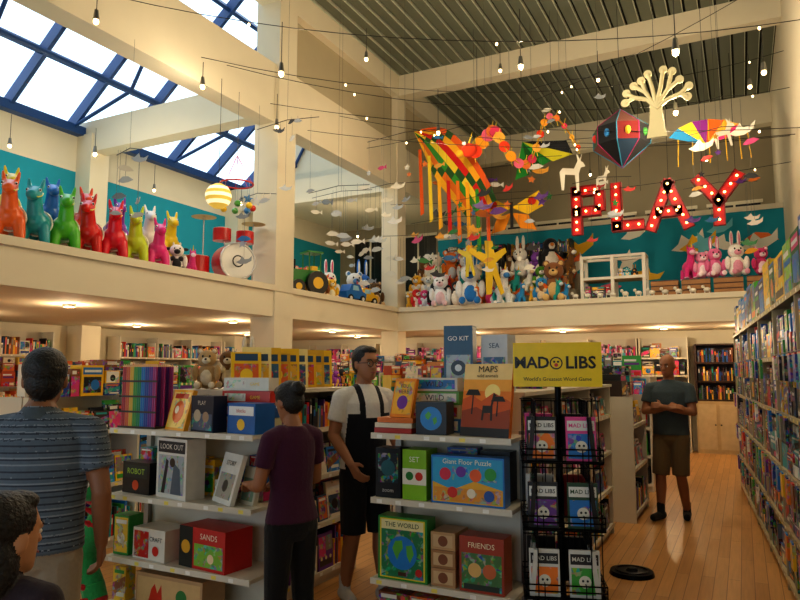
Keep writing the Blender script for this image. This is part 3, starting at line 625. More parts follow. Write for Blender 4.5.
# ---- mid-distance gondolas
def gond(X,Y,w,rot,H,seed,pal=('mix','mix'),top='box',name='boxed_toys',kinds=('spine','any','face','any')):
    dv=Vector((math.sin(math.radians(rot)),-math.cos(math.radians(rot)),0))
    n=max(3,int(H/.36)); hs=[.1+i*(H-.1-.3)/(n-1) for i in range(n)]; gap=hs[1]-hs[0]
    for sg,rr in((1,rot),(-1,rot+180)):
        L=Vector((X,Y,0))+dv*sg*.39
        shelf('gondola_shelf',w,.38,hs,H,L,rr)
        stock(name,w,.38,[(z,gap-.03,kinds[i%len(kinds)],pal[i%len(pal)]) for i,z in enumerate(hs)],L,rr,seed+sg)
    m=MB(); rng=random.Random(seed+7); fill(m,-w/2+.02,w/2-.02,-.3,0,.36,.3,rng,top,pal[0]); fill(m,-w/2+.02,w/2-.02,.02,0,.36,.3,rng,top,pal[0])
    m.build('plush_toys' if top=='plush' else 'boxed_toys',(X,Y,H+.003),rot)
gond(-1.5,9.9,.75,0,1.5,100,('mix','blue'))
gond(-1.45,8.0,1.0,90,1.3,103,('mix','pink'),'box')
gond(-3.4,7.6,2.2,90,1.35,110,('warm','mix'),'box',kinds=('spine','face','spine','face'))
gond(-3.6,10.8,2.0,0,1.5,120,('mix','dark'))
gond(-5.4,7.3,2.4,90,1.35,130,('pink','mix'),'plush')
gond(-5.6,10.6,1.8,0,1.55,140,('mix','green'))
gond(-5.5,4.6,1.8,90,1.35,150,('mix','blue'),'box')
gond(-7.7,5.3,2.0,90,1.4,160,('warm','mix'),'box','picture_books',('spine','face','spine','face'))
gond(-8.3,8.6,2.2,90,1.3,170,('mix','pink'),'plush')
gond(-8.0,11.6,2.0,0,1.5,180,('mix','warm'),'box')
BZ=[.1,.45,.8,1.15,1.5,1.85]
def wallshelf(w_,loc,rot,seed,pal,kinds,name):
    shelf('wall_bookcase',w_,.34,BZ,2.25,loc,rot)
    stock(name,w_,.34,[(z,.32,kinds[i%len(kinds)],pal[i%len(pal)]) for i,z in enumerate(BZ)],loc,rot,seed)
for i,Y in enumerate((3.2,6.2,10.4,13.0)): wallshelf(2.8 if i<3 else 2.2,(XL+.42,Y,0),90,200+i,('warm','mix'),('spine','face','spine','face','face','spine'),'picture_books')
for i,X in enumerate((-9.0,-6.9,-4.9,-2.9)): wallshelf(1.95,(X,14.4,0),0,220+i,('mix','warm','pink'),('box','face','spine','face','box','spine'),'picture_books')
wallshelf(.9,(-1.42,14.4,0),0,230,('mix','dark'),('box','face'),'boxed_toys')
m=MB(); DB=c('#3c2418')
m.b2(-.38,.38,0,.35,0,1.0,c('#b39c74'),'wood')
for q in(-1,1): m.b2(q*.19-.16,q*.19+.16,-.015,0,.08,.94,c('#bda984'),'wood'); m.sph(q*.05,-.03,.55,.015,.015,.015,c('#555555'),'metal')
m.b2(-.38,-.34,0,.35,1.0,2.1,DB,'wood'); m.b2(.34,.38,0,.35,1.0,2.1,DB,'wood'); m.b2(-.38,.38,.3,.35,1.0,2.1,DB,'wood')
for z in(1.0,1.36,1.72,2.08): m.b2(-.36,.36,0,.33,z,z+.03,DB,'wood')
rng=random.Random(77)
for z in(1.035,1.395,1.755): fill(m,-.33,.33,.02,z,.3,.25,rng,'spine','dark')
m.build('cabinet',(-.47,14.4,0))
# ------------------------------------------------------------ mezzanine toys
def horse(name,col,loc,rot,s=1.0):
    k=c(col); P=[]
    P.append(cap((0,-.1,.3),(0,.14,.3),.135,.14,k,'plastic'))
    for x in(-.09,.09):
        for y in(-.14,.17): P.append(cap((x,y,.24),(x*1.25,y*1.15,.07),.068,.055,k,'plastic')) 
    P.append(cap((0,-.14,.36),(0,-.21,.58),.09,.07,k,'plastic')); P.append(cap((0,-.2,.6),(0,-.34,.55),.078,.058,k,'plastic'))
    for x in(-.055,.055): P.append(cap((x,-.19,.65),(x*1.4,-.17,.76),.028,.016,k,'plastic'))
    P.append(cap((0,-.13,.66),(0,-.09,.45),.03,.025,k,'plastic')); P.append(cap((0,.25,.36),(0,.34,.26),.03,.018,k,'plastic'))
    o=organic(P,.014,1)
    for x in(-1,1): o.sph(x*.06,-.26,.62,.018,.014,.02,(.95,.95,.95),'plastic',8,6); o.sph(x*.067,-.27,.62,.01,.01,.012,(.02,.02,.02),'plastic',8,6)
    o.tube([(0,-.37,.56),(.06,-.32,.53),(.075,-.22,.57),(.06,-.12,.62)],.008,c('#f2e24a'),'plastic',5); o.ring(0,-.02,.3,.146,.012,c('#f4f0e0'),'plastic')
    return o.build(name,loc,rot,scale=s)
for i,(Y,col,r_,s_) in enumerate(((4.2,'#e8641c',50,.95),(4.5,'#1c9aa4',42,.95),(4.82,'#55b82c',55,.95),(5.15,'#d81a14',40,.95),(5.47,'#d8142e',52,.95),(5.8,'#c0d024',45,.95),(6.12,'#e02a82',60,.85))):
    horse('inflatable_horse',col,(-6.62,Y,ZM1+.002),r_,s_)
for Y,col in((4.55,'#e8c81a'),(5.05,'#1a6ac0'),(5.5,'#e04a1a'),(6.0,'#7a2aa4'),(6.5,'#f0e8e0'),(6.9,'#e8c81a')): horse('inflatable_horse',col,(-7.25,Y,ZM1+.302),65,.88)
m=MB(); m.b2(-7.55,-6.95,4.2,7.05,ZM1+.002,ZM1+.3,c('#b9af9a'),'wood'); m.build('display_platform')
rng=random.Random(50); m=MB()
for (X,Y,s,a,b_,kd) in((-6.6,6.45,.42,'#e8e0d8','#2a2a2c','cow'),(-6.62,6.75,.38,'#d83a82','#f4d8e4','unicorn'),(-6.6,8.75,.5,'#ecebe4','#202022','cow'),(-6.85,8.95,.6,'#2a2a2c','#e8e0d8','penguin'),(-6.62,9.9,.45,'#8a5424','#e0c8a0','bear'),(-6.6,10.2,.42,'#e8b82e','#f4ecd0','bear'),(-6.85,10.5,.62,'#ecebe4','#d85a84','bunny'),(-6.7,11.3,.5,'#c02a20','#f0d0b0','dragon'),(-6.55,11.75,.55,'#5a3e1c','#caa878','bear'),(-6.9,11.5,.75,'#dcdad4','#5a8abc','bear'),(-6.9,9.7,.6,'#d04a2c','#f0e0c0','bear'),(-7.0,12.0,.8,'#2a6abc','#e8e8e4','bunny'),(-6.9,10.1,.65,'#38a04a','#f0e0a0','dragon')):
    plush(m,X,Y,ZM1+.005,s,c(a),c(b_),rng,kd,math.radians(50))
m.build('plush_toys')
m=MB(); RD=c('#c01a1c')
m.cyl((-.15,0,.3),(.17,0,.3),.27,.27,RD,'plastic',24); m.cyl((.17,0,.3),(.176,0,.3),.25,.25,c('#e0ded6'),'plastic',24); m.ring(.175,0,.3,.265,.018,c('#c8c8c8'),'metal','x')
m.cyl((.177,0,.3),(.18,0,.3),.09,.09,c('#22242a'),'plastic',16); m.cyl((.18,0,.3),(.182,0,.3),.07,.07,c('#e0ded6'),'plastic',16)
for y in(-.18,.18):
    m.cyl((0,y,.6),(0,y,.78),.13,.13,RD,'plastic',18)
    m.cyl((0,y,.78),(0,y,.786),.125,.125,c('#e0ded6'),'plastic',18); m.cyl((0,y*.6,.5),(0,y,.66),.012,.012,c('#c0c0c0'),'metal',6)
m.cyl((-.1,-.5,0),(-.1,-.5,.35),.17,.17,RD,'plastic',18); m.cyl((-.1,-.5,.35),(-.1,-.5,.356),.165,.165,c('#e0ded6'),'plastic',18)
for y in(-.42,.36): m.cyl((-.1,y,.0),(-.1,y,.95),.01,.01,c('#c0c0c0'),'metal',6); m.cyl((-.1,y,.94),(-.1,y,.96),.18,.03,c('#b89040'),'metal',20)
m.build('drum_kit',(-6.6,7.55,ZM1+.01),-25)
m=MB()
for i in range(7):
    z=-.16+i*.046; r0=math.sqrt(max(.0004,.17**2-z*z)); r1=math.sqrt(max(.0004,.17**2-(z+.046)**2))
    m.cyl((0,0,z),(0,0,z+.046),r0,r1,c('#ffefc0') if i%2 else c('#c8a848'),'softglow',16)
m.cyl((0,0,.17),(0,0,1.6),.004,.004,c('#222222'))
m.build('paper_lantern',(-6.0,6.55,3.85))
m=MB(); m.ring(0,0,0,.22,.012,c('#c83a2a'),'paint','z',20) 
for i in range(8):
    a=i*pi/4; m.tube([(.22*math.cos(a),.22*math.sin(a),0),(0,0,.4)],.003,c('#c8322b')); m.tube([(.22*math.cos(a),.22*math.sin(a),0),(.22*math.cos(a),.22*math.sin(a),-.3)],.002,c('#888888')); m.sph(.22*math.cos(a),.22*math.sin(a),-.32,.045,.045,.045,c(['#e8c22e','#c8322b','#2b79b8','#4f9b46'][i%4]),'plastic',8,6)
m.cyl((0,0,.4),(0,0,1.3),.003,.003,c('#555555')); m.build('carousel_mobile',(-6.0,6.9,4.1))
m=MB(); GR=c('#247a2a'); YW=c('#e8b82e')
m.b2(-.3,.28,-.1,.1,.22,.42,GR,'plastic'); m.b2(.0,.26,-.13,.13,.2,.3,c('#222222'),'plastic')
for x in(.02,.24):
    for y in(-.11,.11): m.cyl((x,y,.4),(x,y,.72),.012,.012,GR,'plastic',6)
m.b2(-.02,.28,-.15,.15,.72,.75,GR,'plastic'); m.cyl((-.2,0,.42),(-.2,0,.6),.015,.015,c('#222222'),'metal',8); m.b2(.08,.2,-.08,.08,.3,.5,YW,'plastic')
for y in(-.17,.17):
    m.cyl((.14,y-.04,.2),(.14,y+.04,.2),.2,.2,c('#1a1a1c'),'plastic',20); m.cyl((.14,y-.045,.2),(.14,y+.045,.2),.1,.1,YW,'plastic',14)
    m.cyl((-.22,y-.03,.12),(-.22,y+.03,.12),.12,.12,c('#1a1a1c'),'plastic',16); m.cyl((-.22,y-.035,.12),(-.22,y+.035,.12),.06,.06,YW,'plastic',12)
m.build('toy_tractor',(-6.55,9.3,ZM1+.005),65)
def car(X,Y,rot,col,s=1):
    m=MB(); k=c(col)
    m.prism([(-.3,.08),(.3,.08),(.32,.2),(.2,.24),(.1,.38),(-.15,.38),(-.22,.24),(-.32,.22)],-.14,.14,k,'plastic')
    m.prism([(-.12,.25),(.08,.25),(.04,.35),(-.1,.35)],-.145,.145,c('#9cc8dc'),'plastic')
    for x in(-.19,.19):
        for y in(-.13,.13): m.cyl((x,y-.03,.08),(x,y+.03,.08),.08,.08,c('#1a1a1c'),'plastic',14); m.cyl((x,y-.035,.08),(x,y+.035,.08),.04,.04,c('#d8d8d0'),'plastic',10)
    m.build('toy_car',(X,Y,ZM1+.005),rot,scale=s)
car(-6.5,10.75,80,'#206cb8',.9); car(-6.45,11.15,70,'#e0b01f',.8)
m=MB()
for i in range(9): m.sph(-7.15+.1*(i%2),9.5+i*.21,ZM1+.13+.003,.12,.12,.12,c(['#c8322b','#2b79b8','#e8c22e','#4f9b46','#e8892b'][i%5]),'plastic',14,10)
m.build('toy_balls')
m=MB(); m.b2(-6.1,-2.75,12.75,13.1,ZM1+.002,ZM1+.28,c('#8a8068'),'wood'); m.b2(-6.1,-2.75,13.1,13.45,ZM1+.002,ZM1+.62,c('#8a8068'),'wood'); m.build('display_platform')
rng=random.Random(62); m=MB()
cl=['#e8e4dc','#2c8fcc','#cc2620','#f0b82e','#5a9a2a','#7a5228','#ecebe4','#d8407c','#202228','#e87a1f','#3c68b4','#f4f1e8','#f4f1e8','#8a4ab0','#28a8a0']
for row,(yy,zz,sa,sb) in enumerate(((12.47,.005,.4,.55),(12.92,.283,.5,.68),(13.28,.623,.55,.8))):
    x=-6.15
    while x<-2.85:
        kd=rng.choice(['bear','bunny','penguin','dragon','unicorn','cow']); s=rng.uniform(sa,sb)*(.85 if kd in('dragon','unicorn') else 1)
        plush(m,x+rng.uniform(-.03,.03),yy,ZM1+zz,s,c('#1c1e26') if kd=='penguin' else c(rng.choice(cl)),c(rng.choice(['#efe6d6','#f4f1e8','#e0c8a0','#d0d8e0'])),rng,kd,rng.uniform(-.2,.9)); x+=s*.48
m.build('plush_toys')
rng=random.Random(63); m=MB()
plush(m,-3.12,12.55,ZM1+.005,.85,c('#8a5a34'),c('#d9b878'),rng,'bear',.2); plush(m,-4.75,12.42,ZM1+.005,.9,c('#f0f2f4'),c('#2d80d0'),rng,'bunny',.3); plush(m,-4.1,12.42,ZM1+.005,.75,c('#f0f2f4'),c('#3d80c0'),rng,'unicorn',.6); plush(m,-5.4,12.42,ZM1+.005,.7,c('#f0f2f4'),c('#e8c8d0'),rng,'bear',.3)
for X,s,a,b_,kd in((-.75,.6,'#e03a86','#f4c4d8','unicorn'),(-.35,.55,'#e878a8','#f4e0e8','bunny'),(-.02,.6,'#f4f0e8','#e8a0b8','bunny'),(.35,.5,'#d03a78','#f4d8e4','bear'),(-.55,.5,'#f0a0c0','#f8e8ec','bear')): plush(m,X,12.6,ZM1+.32,s,c(a),c(b_),rng,kd,.3)
m.build('plush_toys')
m=MB()
for X in(-1.15,-.65,-.15,.35):
    m.b2(X-.22,X+.22,12.4,12.8,ZM1+.002,ZM1+.3,c('#5a3a24'),'wood')
    for z in(.03,.12,.21): m.b2(X-.225,X+.225,12.385,12.4,ZM1+z,ZM1+z+.07,c('#a0703c'),'wood')
m.build('wooden_crates')
m=MB(); W=c('#e4dece')
for x in(-.55,0,.55):
    for y in(0,.4): m.b2(x-.03,x+.03,y-.03,y+.03,0,.85,W)
for z in(.0,.4,.8):
    for y in(0,.4): m.b2(-.58,.58,y-.025,y+.025,z,z+.05,W)
m.b2(-.55,.55,0,.4,.39,.41,c('#a98858'),'wood')
for x in(-.58,.52):
    for z in(0,.8): m.b2(x,x+.06,0,.4,z,z+.05,W)
rng=random.Random(66); fill(m,-.52,-.05,.05,.051,.3,.25,rng,'box','mix'); fill(m,.05,.5,.05,.412,.25,.25,rng,'plush','pink')
m.build('toy_market_stand',(-2.05,12.6,ZM1+.005))
m=MB()
for i in range(12):
    X=-2.9+i*.22; k=W
    m.sph(X,12.36,ZM1+.1,.06,.035,.04,k,'plastic',8,6); m.sph(X-.06,12.36,ZM1+.15,.03,.025,.03,k,'plastic',8,6)
    for dx in(-.035,.035): m.cyl((X+dx,12.36,ZM1+.032),(X+dx,12.36,ZM1+.09),.01,.012,k,'plastic',6)
m.build('animal_figurines')
for i,X in enumerate((-5.4,-3.9)):
    shelf('bookcase',1.4,.34,[.1,.5,.9,1.3],1.6,(X,14.38,ZM1+.001),0,'#3a2e24'); stock('books',1.4,.34,[(z,.36,'any','dark') for z in(.1,.5,.9,1.3)],(X,14.38,ZM1+.001),0,300+i)
for i,Y in enumerate((5.5,9.9)):
    shelf('bookcase',2.2,.34,[.1,.5,.9],1.3,(XL+.42,Y,ZM1+.001),90,'#a99f8a'); stock('books',2.2,.34,[(z,.36,'any','mix') for z in(.1,.5,.9)],(XL+.42,Y,ZM1+.001),90,310+i)
m=MB()
for X in(-9.9,-8.3,-5.6,-4.2,-2.8,-1.4,0): m.b2(X-.55,X+.55,YB-.03,YB,3.9,5.5,c('#14181b'),'plastic'); m.b2(X-.6,X+.6,YB-.05,YB-.03,5.5,5.58,CRW); m.b2(X-.6,X+.6,YB-.05,YB-.03,3.82,3.9,CRW); m.b2(X-.025,X+.025,YB-.05,YB-.03,3.9,5.5,CRW)
m.build('window_3')
# ------------------------------------------------------------ marquee letters
m=MB(); RED=c('#c40a10'); RDK=c('#8a0a0e')
def stroke(x0,z0,x1,z1,w=.19):
    L=math.hypot(x1-x0,z1-z0); a=math.atan2(z1-z0,x1-x0); M0=m.M
    m.M=M0@Matrix.Translation((x0,0,z0))@Matrix.Rotation(-a,4,'Y')
    m.b2(-w*.45,L+w*.45,0,.1,-w/2,w/2,RED,'paint'); m.b2(-w*.45,L+w*.45,-.04,.0,-w/2,-w/2+.015,RDK,'paint'); m.b2(-w*.45,L+w*.45,-.04,.0,w/2-.015,w/2,RDK,'paint')
    n=max(1,round(L/.15))
    for i in range(n+1): m.sph(L*i/n,-.03,0,.022,.022,.022,c('#ffc070'),'glow',8,6)
    m.M=M0
def letter(ch,x,z,s=1):
    M0=m.M; m.M=M0@Matrix.Translation((x,0,z))@Matrix.Scale(s,4)
    for s_ in {'P':((.09,.09,.09,.8),(.09,.8,.43,.8),(.5,.7,.5,.5),(.43,.42,.09,.42)),'L':((.09,.8,.09,.09),(.09,.09,.46,.09)),'A':((.05,.09,.33,.8),(.33,.8,.61,.09),(.2,.32,.46,.32)),'Y':((.04,.8,.33,.42),(.62,.8,.33,.42),(.33,.42,.33,.09))}[ch]: stroke(*s_)
    m.M=M0
letter('P',0,.0);letter('L',.7,.0);letter('A',1.32,-.05);letter('Y',2.1,-.05)
for x in(.1,.5,.8,1.2,1.66,2.2,2.7): m.tube([(x,.05,.7),(x,.05,2.9)],.004,c('#3a3a3a'),'metal',4)
m.build('marquee_letters',(-2.66,12.15,4.04))
# ------------------------------------------------------------ hanging kites / mobiles
def bez(a,b_,e,t): return tuple((1-t)**2*p+2*t*(1-t)*q+t*t*r for p,q,r in zip(a,b_,e))
m=MB(); kc=['#e8621c','#f8b222','#d8201a','#f8d83a','#3a9a34','#e87a1f','#f8b828']
N=12
for k in range(7):
    u0,u1=k/7,(k+1)/7
    def P_(t,u):
        A=bez((-5.65,0,6.35),(-4.6,-.3,6.6),(-3.95,0,4.75),t); B=bez((-5.65,0,6.35),(-5.4,.3,5.4),(-4.6,.2,4.5),t)
        return (A[0]*(1-u)+B[0]*u,A[1]*(1-u)+B[1]*u+.08*math.sin(t*9),A[2]*(1-u)+B[2]*u)
    for i in range(N):
        col='#2a5a2a' if (i+k)%6==5 else kc[k]
        m.add([P_(i/N,u0),P_((i+1)/N,u0),P_((i+1)/N,u1),P_(i/N,u1)],[(0,1,2,3)],c(col),'cloth')
for i in range(8):
    x=-5.6+i*.2; z=6.0-i*.16; m.add([(x,.1,z),(x+.07,.1,z),(x+.1,.15,z-1.3),(x+.02,.15,z-1.35)],[(0,1,2,3)],c(kc[(i*3)%7]),'cloth')
m.tube([(-5.65,0,6.35),(-5.65,0,7.85)],.004,c('#333333')); m.tube([(-4.3,-.05,5.6),(-4.3,0,7.85)],.004,c('#333333'))
m.build('rainbow_kite',(0,11.7,0))
m=MB()
dc=['#e8421c','#f8a222','#e86a8a','#f0803a','#d83a62','#f8b84a']
pts=[(-.9+i*.1,.15*math.sin(i*.8),.35*math.sin(i*.55)) for i in range(19)]
for i,(x,y,z) in enumerate(pts):
    r=.13-.005*i; M0=m.M; m.M=Matrix.Translation((x,y,z))@Matrix.Rotation(.6,4,'Z')
    m.cyl((0,-.006,0),(0,.006,0),r,r,c(dc[i%6]),'cloth',14); m.M=M0
    for q in(-1,1): m.tube([(x,y,z+q*r),(x+.02,y,z+q*(r+.08))],.006,c('#f0d040'),'cloth',4)
m.tube(pts,.012,c('#d8a020'),'cloth',5)
m.sph(-1.0,-.03,.02,.15,.12,.13,c('#e8421c'),'cloth'); m.sph(-1.15,-.06,-.03,.09,.09,.07,c('#f8b222'),'cloth')
for q in(-1,1): m.sph(-1.05,q*.09-.05,.12,.04,.03,.04,(.9,.9,.85),'plastic'); m.tube([(-.98,q*.07,.14),(-.9,q*.12,.32)],[.02,.005],c('#f8d83a'),'cloth',5)
m.tube([(-.9,0,.15),(-.9,0,2.3)],.003,c('#333333')); m.tube([(.5,0,.2),(.5,0,2.3)],.003,c('#333333'))
m.build('dragon_kite',(-3.2,11.0,5.5))
m=MB()
for q in(-1,1):
    m.add([(0,0,.1),(q*.5,.1,.4),(q*.6,.1,.1),(q*.3,.05,-.05)],[(0,1,2,3)],c('#f8c822'),'cloth'); m.add([(0,0,0),(q*.3,.05,-.05),(q*.45,.1,-.35),(q*.15,.05,-.3)],[(0,1,2,3)],c('#f0941c'),'cloth')
    m.disc(q*.38,.05,.2,.08,c('#d8301f'),'cloth')
m.tube([(0,0,.2),(0,0,-.3)],.03,c('#2a2a2c'),'cloth',8); m.tube([(0,0,.2),(0,0,3.2)],.003,c('#333333')); m.build('butterfly_kite',(-3.75,12.0,4.55))
m=MB()
for i,col in enumerate(('#1f8a30','#145c20','#2a9a3c')): m.add([(0,0,0),(-.15+.25*i,.0,-.7+.1*i),(.1+.25*i,.05,-.62+.12*i)],[(0,1,2)],c(col),'cloth')
m.add([(0,0,0),(.9,.05,-.35),(.55,0,-.45)],[(0,1,2)],c('#d8d030'),'cloth'); m.add([(0,0,0),(.9,.05,-.35),(.8,0,-.1)],[(0,1,2)],c('#20242a'),'cloth')
m.tube([(0,0,0),(0,0,2.1)],.004,c('#333333')); m.build('delta_kite',(-3.4,11.6,5.75))
m=MB(); oc=['#0e1016','#6a1414','#12141a','#16344e','#0e1016','#12141a','#7a3414','#143c24']
ring_=[(.38*math.cos(i*pi/4),.38*math.sin(i*pi/4)) for i in range(8)]
for i in range(8):
    a=ring_[i];b_=ring_[(i+1)%8]
    m.add([(0,0,.42),(a[0],a[1],.12),(b_[0],b_[1],.12)],[(0,1,2)],c(oc[i]),'cloth')
    m.add([(a[0],a[1],.12),(a[0],a[1],-.12),(b_[0],b_[1],-.12),(b_[0],b_[1],.12)],[(0,1,2,3)],c(oc[(i+3)%8]),'cloth')
    m.add([(0,0,-.42),(b_[0],b_[1],-.12),(a[0],a[1],-.12)],[(0,1,2)],c(oc[(i+5)%8]),'cloth')
    m.tube([(0,0,.42),(a[0],a[1],.12),(a[0],a[1],-.12),(0,0,-.42)],.007,c('#b02a6a' if i%2 else '#2a88a8'),'cloth',4)
    e0=Vector((a[0],a[1],.12)).lerp(Vector((b_[0],b_[1],.12)),.5)*1.01; m.sph(e0.x,e0.y,0,.04,.04,.06,c(['#c8322b','#2b79b8','#e0b832','#3f8a3c'][i%4]),'cloth',8,6)
m.tube([(0,0,.42),(0,0,3.1)],.004,c('#333333')); m.build('box_kite',(-1.35,9.4,4.78))
m=MB()
for k in range(6):
    a0,a1=math.radians(20+k*22),math.radians(42+k*22)
    m.add([(0,0,0),(.62*math.cos(a0),.05*math.sin(k),.42*math.sin(a0)),(.62*math.cos(a1),.05*math.sin(k+1),.42*math.sin(a1))],[(0,1,2)],c(['#e83a80','#f8b83a','#e86a1f','#8a2a90','#f8d83a','#2a8ac0'][k]),'cloth')
    m.tube([(.62*math.cos(a0),0,.42*math.sin(a0)),(.66*math.cos(a0),0,-.3)],.008,c('#e8b82e'),'cloth',4)
m.tube([(0,0,.4),(0,0,2.6)],.004,c('#333333')); m.build('fan_kite',(-.35,11.4,5.15))
m=MB(); TC=c('#d8d0a8')
m.prism([(-.12,0),(.12,0),(.08,.2),(.07,.42),(-.07,.42),(-.08,.2)],-.01,.01,TC,'paint')
for pts in([(0,.38),(-.1,.5),(-.25,.55),(-.36,.5)],[(0,.38),(-.12,.6),(-.25,.7)],[(0,.4),(-.03,.62),(-.08,.82)],[(0,.4),(.06,.62),(.1,.84)],[(0,.38),(.14,.58),(.28,.68)],[(0,.36),(.14,.46),(.28,.5),(.36,.45)],[(-.12,.6),(-.16,.75)],[(.14,.58),(.2,.8)],[(-.25,.55),(-.34,.62)],[(.28,.5),(.38,.58)]):
    m.tube([(x,0,z) for x,z in pts],.026,TC,'paint',6); x,z=pts[-1]; m.cyl((x,-.012,z),(x,.012,z),.05,.05,TC,'paint',12)
m.tube([(0,0,.8),(0,0,3.45)],.003,c('#333333')); m.build('tree_mobile',(-.8,8.5,4.42))
def cut(kind):
    if kind=='bird': return [(-.16,.02),(-.08,.05),(-.02,.12),(.02,.05),(.1,.05),(.17,.1),(.14,0),(.03,-.04),(-.08,-.03)]
    if kind=='fish': return [(-.15,0),(-.07,.05),(.03,.05),(.1,.01),(.16,.06),(.16,-.06),(.1,-.01),(.03,-.05),(-.07,-.05)]
    if kind=='deer': return [(-.12,-.2),(-.09,-.2),(-.07,0),(.06,0),(.08,-.2),(.11,-.2),(.11,.02),(.14,.1),(.2,.12),(.17,.17),(.14,.18),(.16,.28),(.13,.2),(.09,.28),(.1,.18),(.05,.08),(-.1,.08),(-.14,.03)]
    if kind=='star': return [(.1*(1 if i%2==0 else .45)*math.cos(pi/2+i*pi/5),.1*(1 if i%2==0 else .45)*math.sin(pi/2+i*pi/5)) for i in range(10)]
    if kind=='leaf': return [(-.14,-.02),(-.05,.06),(.06,.06),(.16,.0),(.06,-.04),(-.05,-.05)]
    if kind=='fig': return [(-.05,-.3),(0,-.1),(.06,-.32),(.1,-.3),(.05,.02),(.2,.12),(.19,.17),(.05,.12),(.05,.25),(-.04,.26),(-.05,.12),(-.22,.2),(-.24,.15),(-.07,.02),(-.11,-.3)]
m=MB(); rng=random.Random(70)
for i in range(30):
    m.M=Matrix.Translation((rng.uniform(-6.1,.5),14.79,rng.uniform(3.3,4.5)))@Matrix.Rotation(rng.uniform(-.4,.4),4,'Y')@Matrix.Scale(rng.uniform(1.4,2.8),4)
    m.prism(cut(rng.choice(['bird','leaf','star','bird'])),-.002,.002,c(rng.choice(['#e8e4d4','#f0b82e','#e8783a','#e86a8a','#f0c040','#7ac8d4','#e8e4d4'])),'plaster')
m.build('wall_mural')
def mobile(name,X,Y,z,items,ztop,seed):
    rng=random.Random(seed); m=MB()
    for (dx,dz,kind,col,s) in items:
        m.M=Matrix.Translation((dx,rng.uniform(-.15,.15),dz))@Matrix.Rotation(rng.uniform(-.5,.9),4,'Z')@Matrix.Rotation(rng.uniform(-.2,.2),4,'Y')@Matrix.Scale(s,4)
        m.prism(cut(kind),-.006,.006,c(col)); M=m.M; m.M=Matrix.Identity(4)
        p=M@Vector((0,0,.04)); m.tube([tuple(p),(p.x,p.y,max(.55,p.z+.05))],.002,c('#666666'),'metal',4)
    ext=max(abs(i[0]) for i in items)+.05
    m.tube([(-ext,0,.55),(0,0,.6),(ext,0,.55)],.005,c('#444444'),'metal',5); m.tube([(0,0,.6),(0,0,ztop-z)],.002,c('#555555'),'metal',4)
    m.build(name,(X,Y,z))
rng=random.Random(88)
wt=['#d4d0c6','#c6cace','#b4babe','#d6d0c0','#8a9096']; mx_=['#d89a2a','#c02a22','#d4d0c6','#c86a1f','#5a2a80','#2a7a3a','#206498','#c03a72','#2a2c34']
def mob(name,X,Y,z,n,kinds,cols,s,ex,ez,zt,sd): mobile(name,X,Y,z,[(rng.uniform(-ex,ex),rng.uniform(-ez,ez+.05),rng.choice(kinds),rng.choice(cols),s*rng.uniform(.75,1.2)) for _ in range(n)],zt,sd)
mob('fish_mobile',-5.9,9.4,4.0,9,['fish'],wt,.75,.6,.5,7.8,1)
mob('bird_mobile',-5.6,10.6,4.4,9,['bird'],wt,.8,.6,.5,7.8,2)
mob('fish_mobile',-5.2,8.2,3.7,8,['fish','leaf'],wt,.6,.5,.5,7.8,3)
mob('bird_mobile',-4.9,11.6,3.9,12,['bird','fish'],wt+mx_,.9,.8,.5,7.8,4)
mob('star_mobile',-3.9,11.4,4.2,10,['star','bird','leaf'],mx_,1.0,.7,.6,7.8,5)
mobile('deer_mobile',-2.5,11.3,4.95,[(0,0,'deer','#e4decc',1.4),(.55,-.2,'deer','#e4decc',.8),(-.5,.1,'bird','#d89a2a',1.0)],7.8,6)
mob('bird_mobile',-3.1,11.2,4.7,7,['bird','star','leaf'],mx_+wt,.8,.5,.4,7.8,7)
mobile('figure_mobile',-4.1,11.9,3.55,[(0,0,'fig','#e8c42a',1.8),(-.5,.2,'fig','#e8d03a',1.2)],7.8,8)
mobile('hare_mobile',-.1,10.6,5.0,[(0,0,'deer','#e4decc',.9),(.25,.05,'bird','#e4decc',1.2),(-.3,-.1,'bird','#e4decc',1.2)],7.8,9)
mob('bird_mobile',-1.9,10.9,4.1,7,['bird','star','fish'],mx_+wt,.7,.6,.5,7.8,10)
mob('bird_mobile',-6.1,5.2,3.5,7,['bird','leaf'],wt,.6,.25,.4,5.4,11)
mob('bird_mobile',-6.05,7.4,3.5,12,['bird','leaf','star'],wt+['#2b79b8'],.7,.3,.5,5.4,12)
mob('bird_mobile',-5.4,7.2,4.4,7,['bird','leaf'],wt+['#30343a'],.5,.5,.6,7.8,13)
mob('star_mobile',-4.3,8.6,4.5,7,['star','fish'],wt+mx_,.5,.6,.6,7.8,14)
mob('bird_mobile',-3.4,9.6,3.5,9,['bird','star','leaf'],wt+mx_,.6,.7,.5,7.8,15)
mob('leaf_mobile',-.2,11.7,4.0,9,['leaf','bird'],wt+mx_,.7,.5,.6,7.8,16)
mob('bird_mobile',-4.4,12.0,4.9,8,['bird','fish'],mx_,.9,.9,.5,7.8,17)
mob('bird_mobile',-2.3,9.9,5.4,6,['bird','leaf'],wt,.5,.8,.4,7.8,18)
mob('bird_mobile',-.1,9.0,4.0,7,['bird','leaf','star'],wt+mx_,.55,.35,.5,7.8,19)
mob('fish_mobile',-5.9,10.9,3.5,12,['fish','leaf'],wt,.75,.7,.4,7.8,20)
def sag(a,b_,s,n=14): return [tuple(Vector(a).lerp(Vector(b_),i/n)+Vector((0,0,-4*s*(i/n)*(1-i/n)))) for i in range(n+1)]
m=MB(); XA,XB=XE+.17,XR-.01
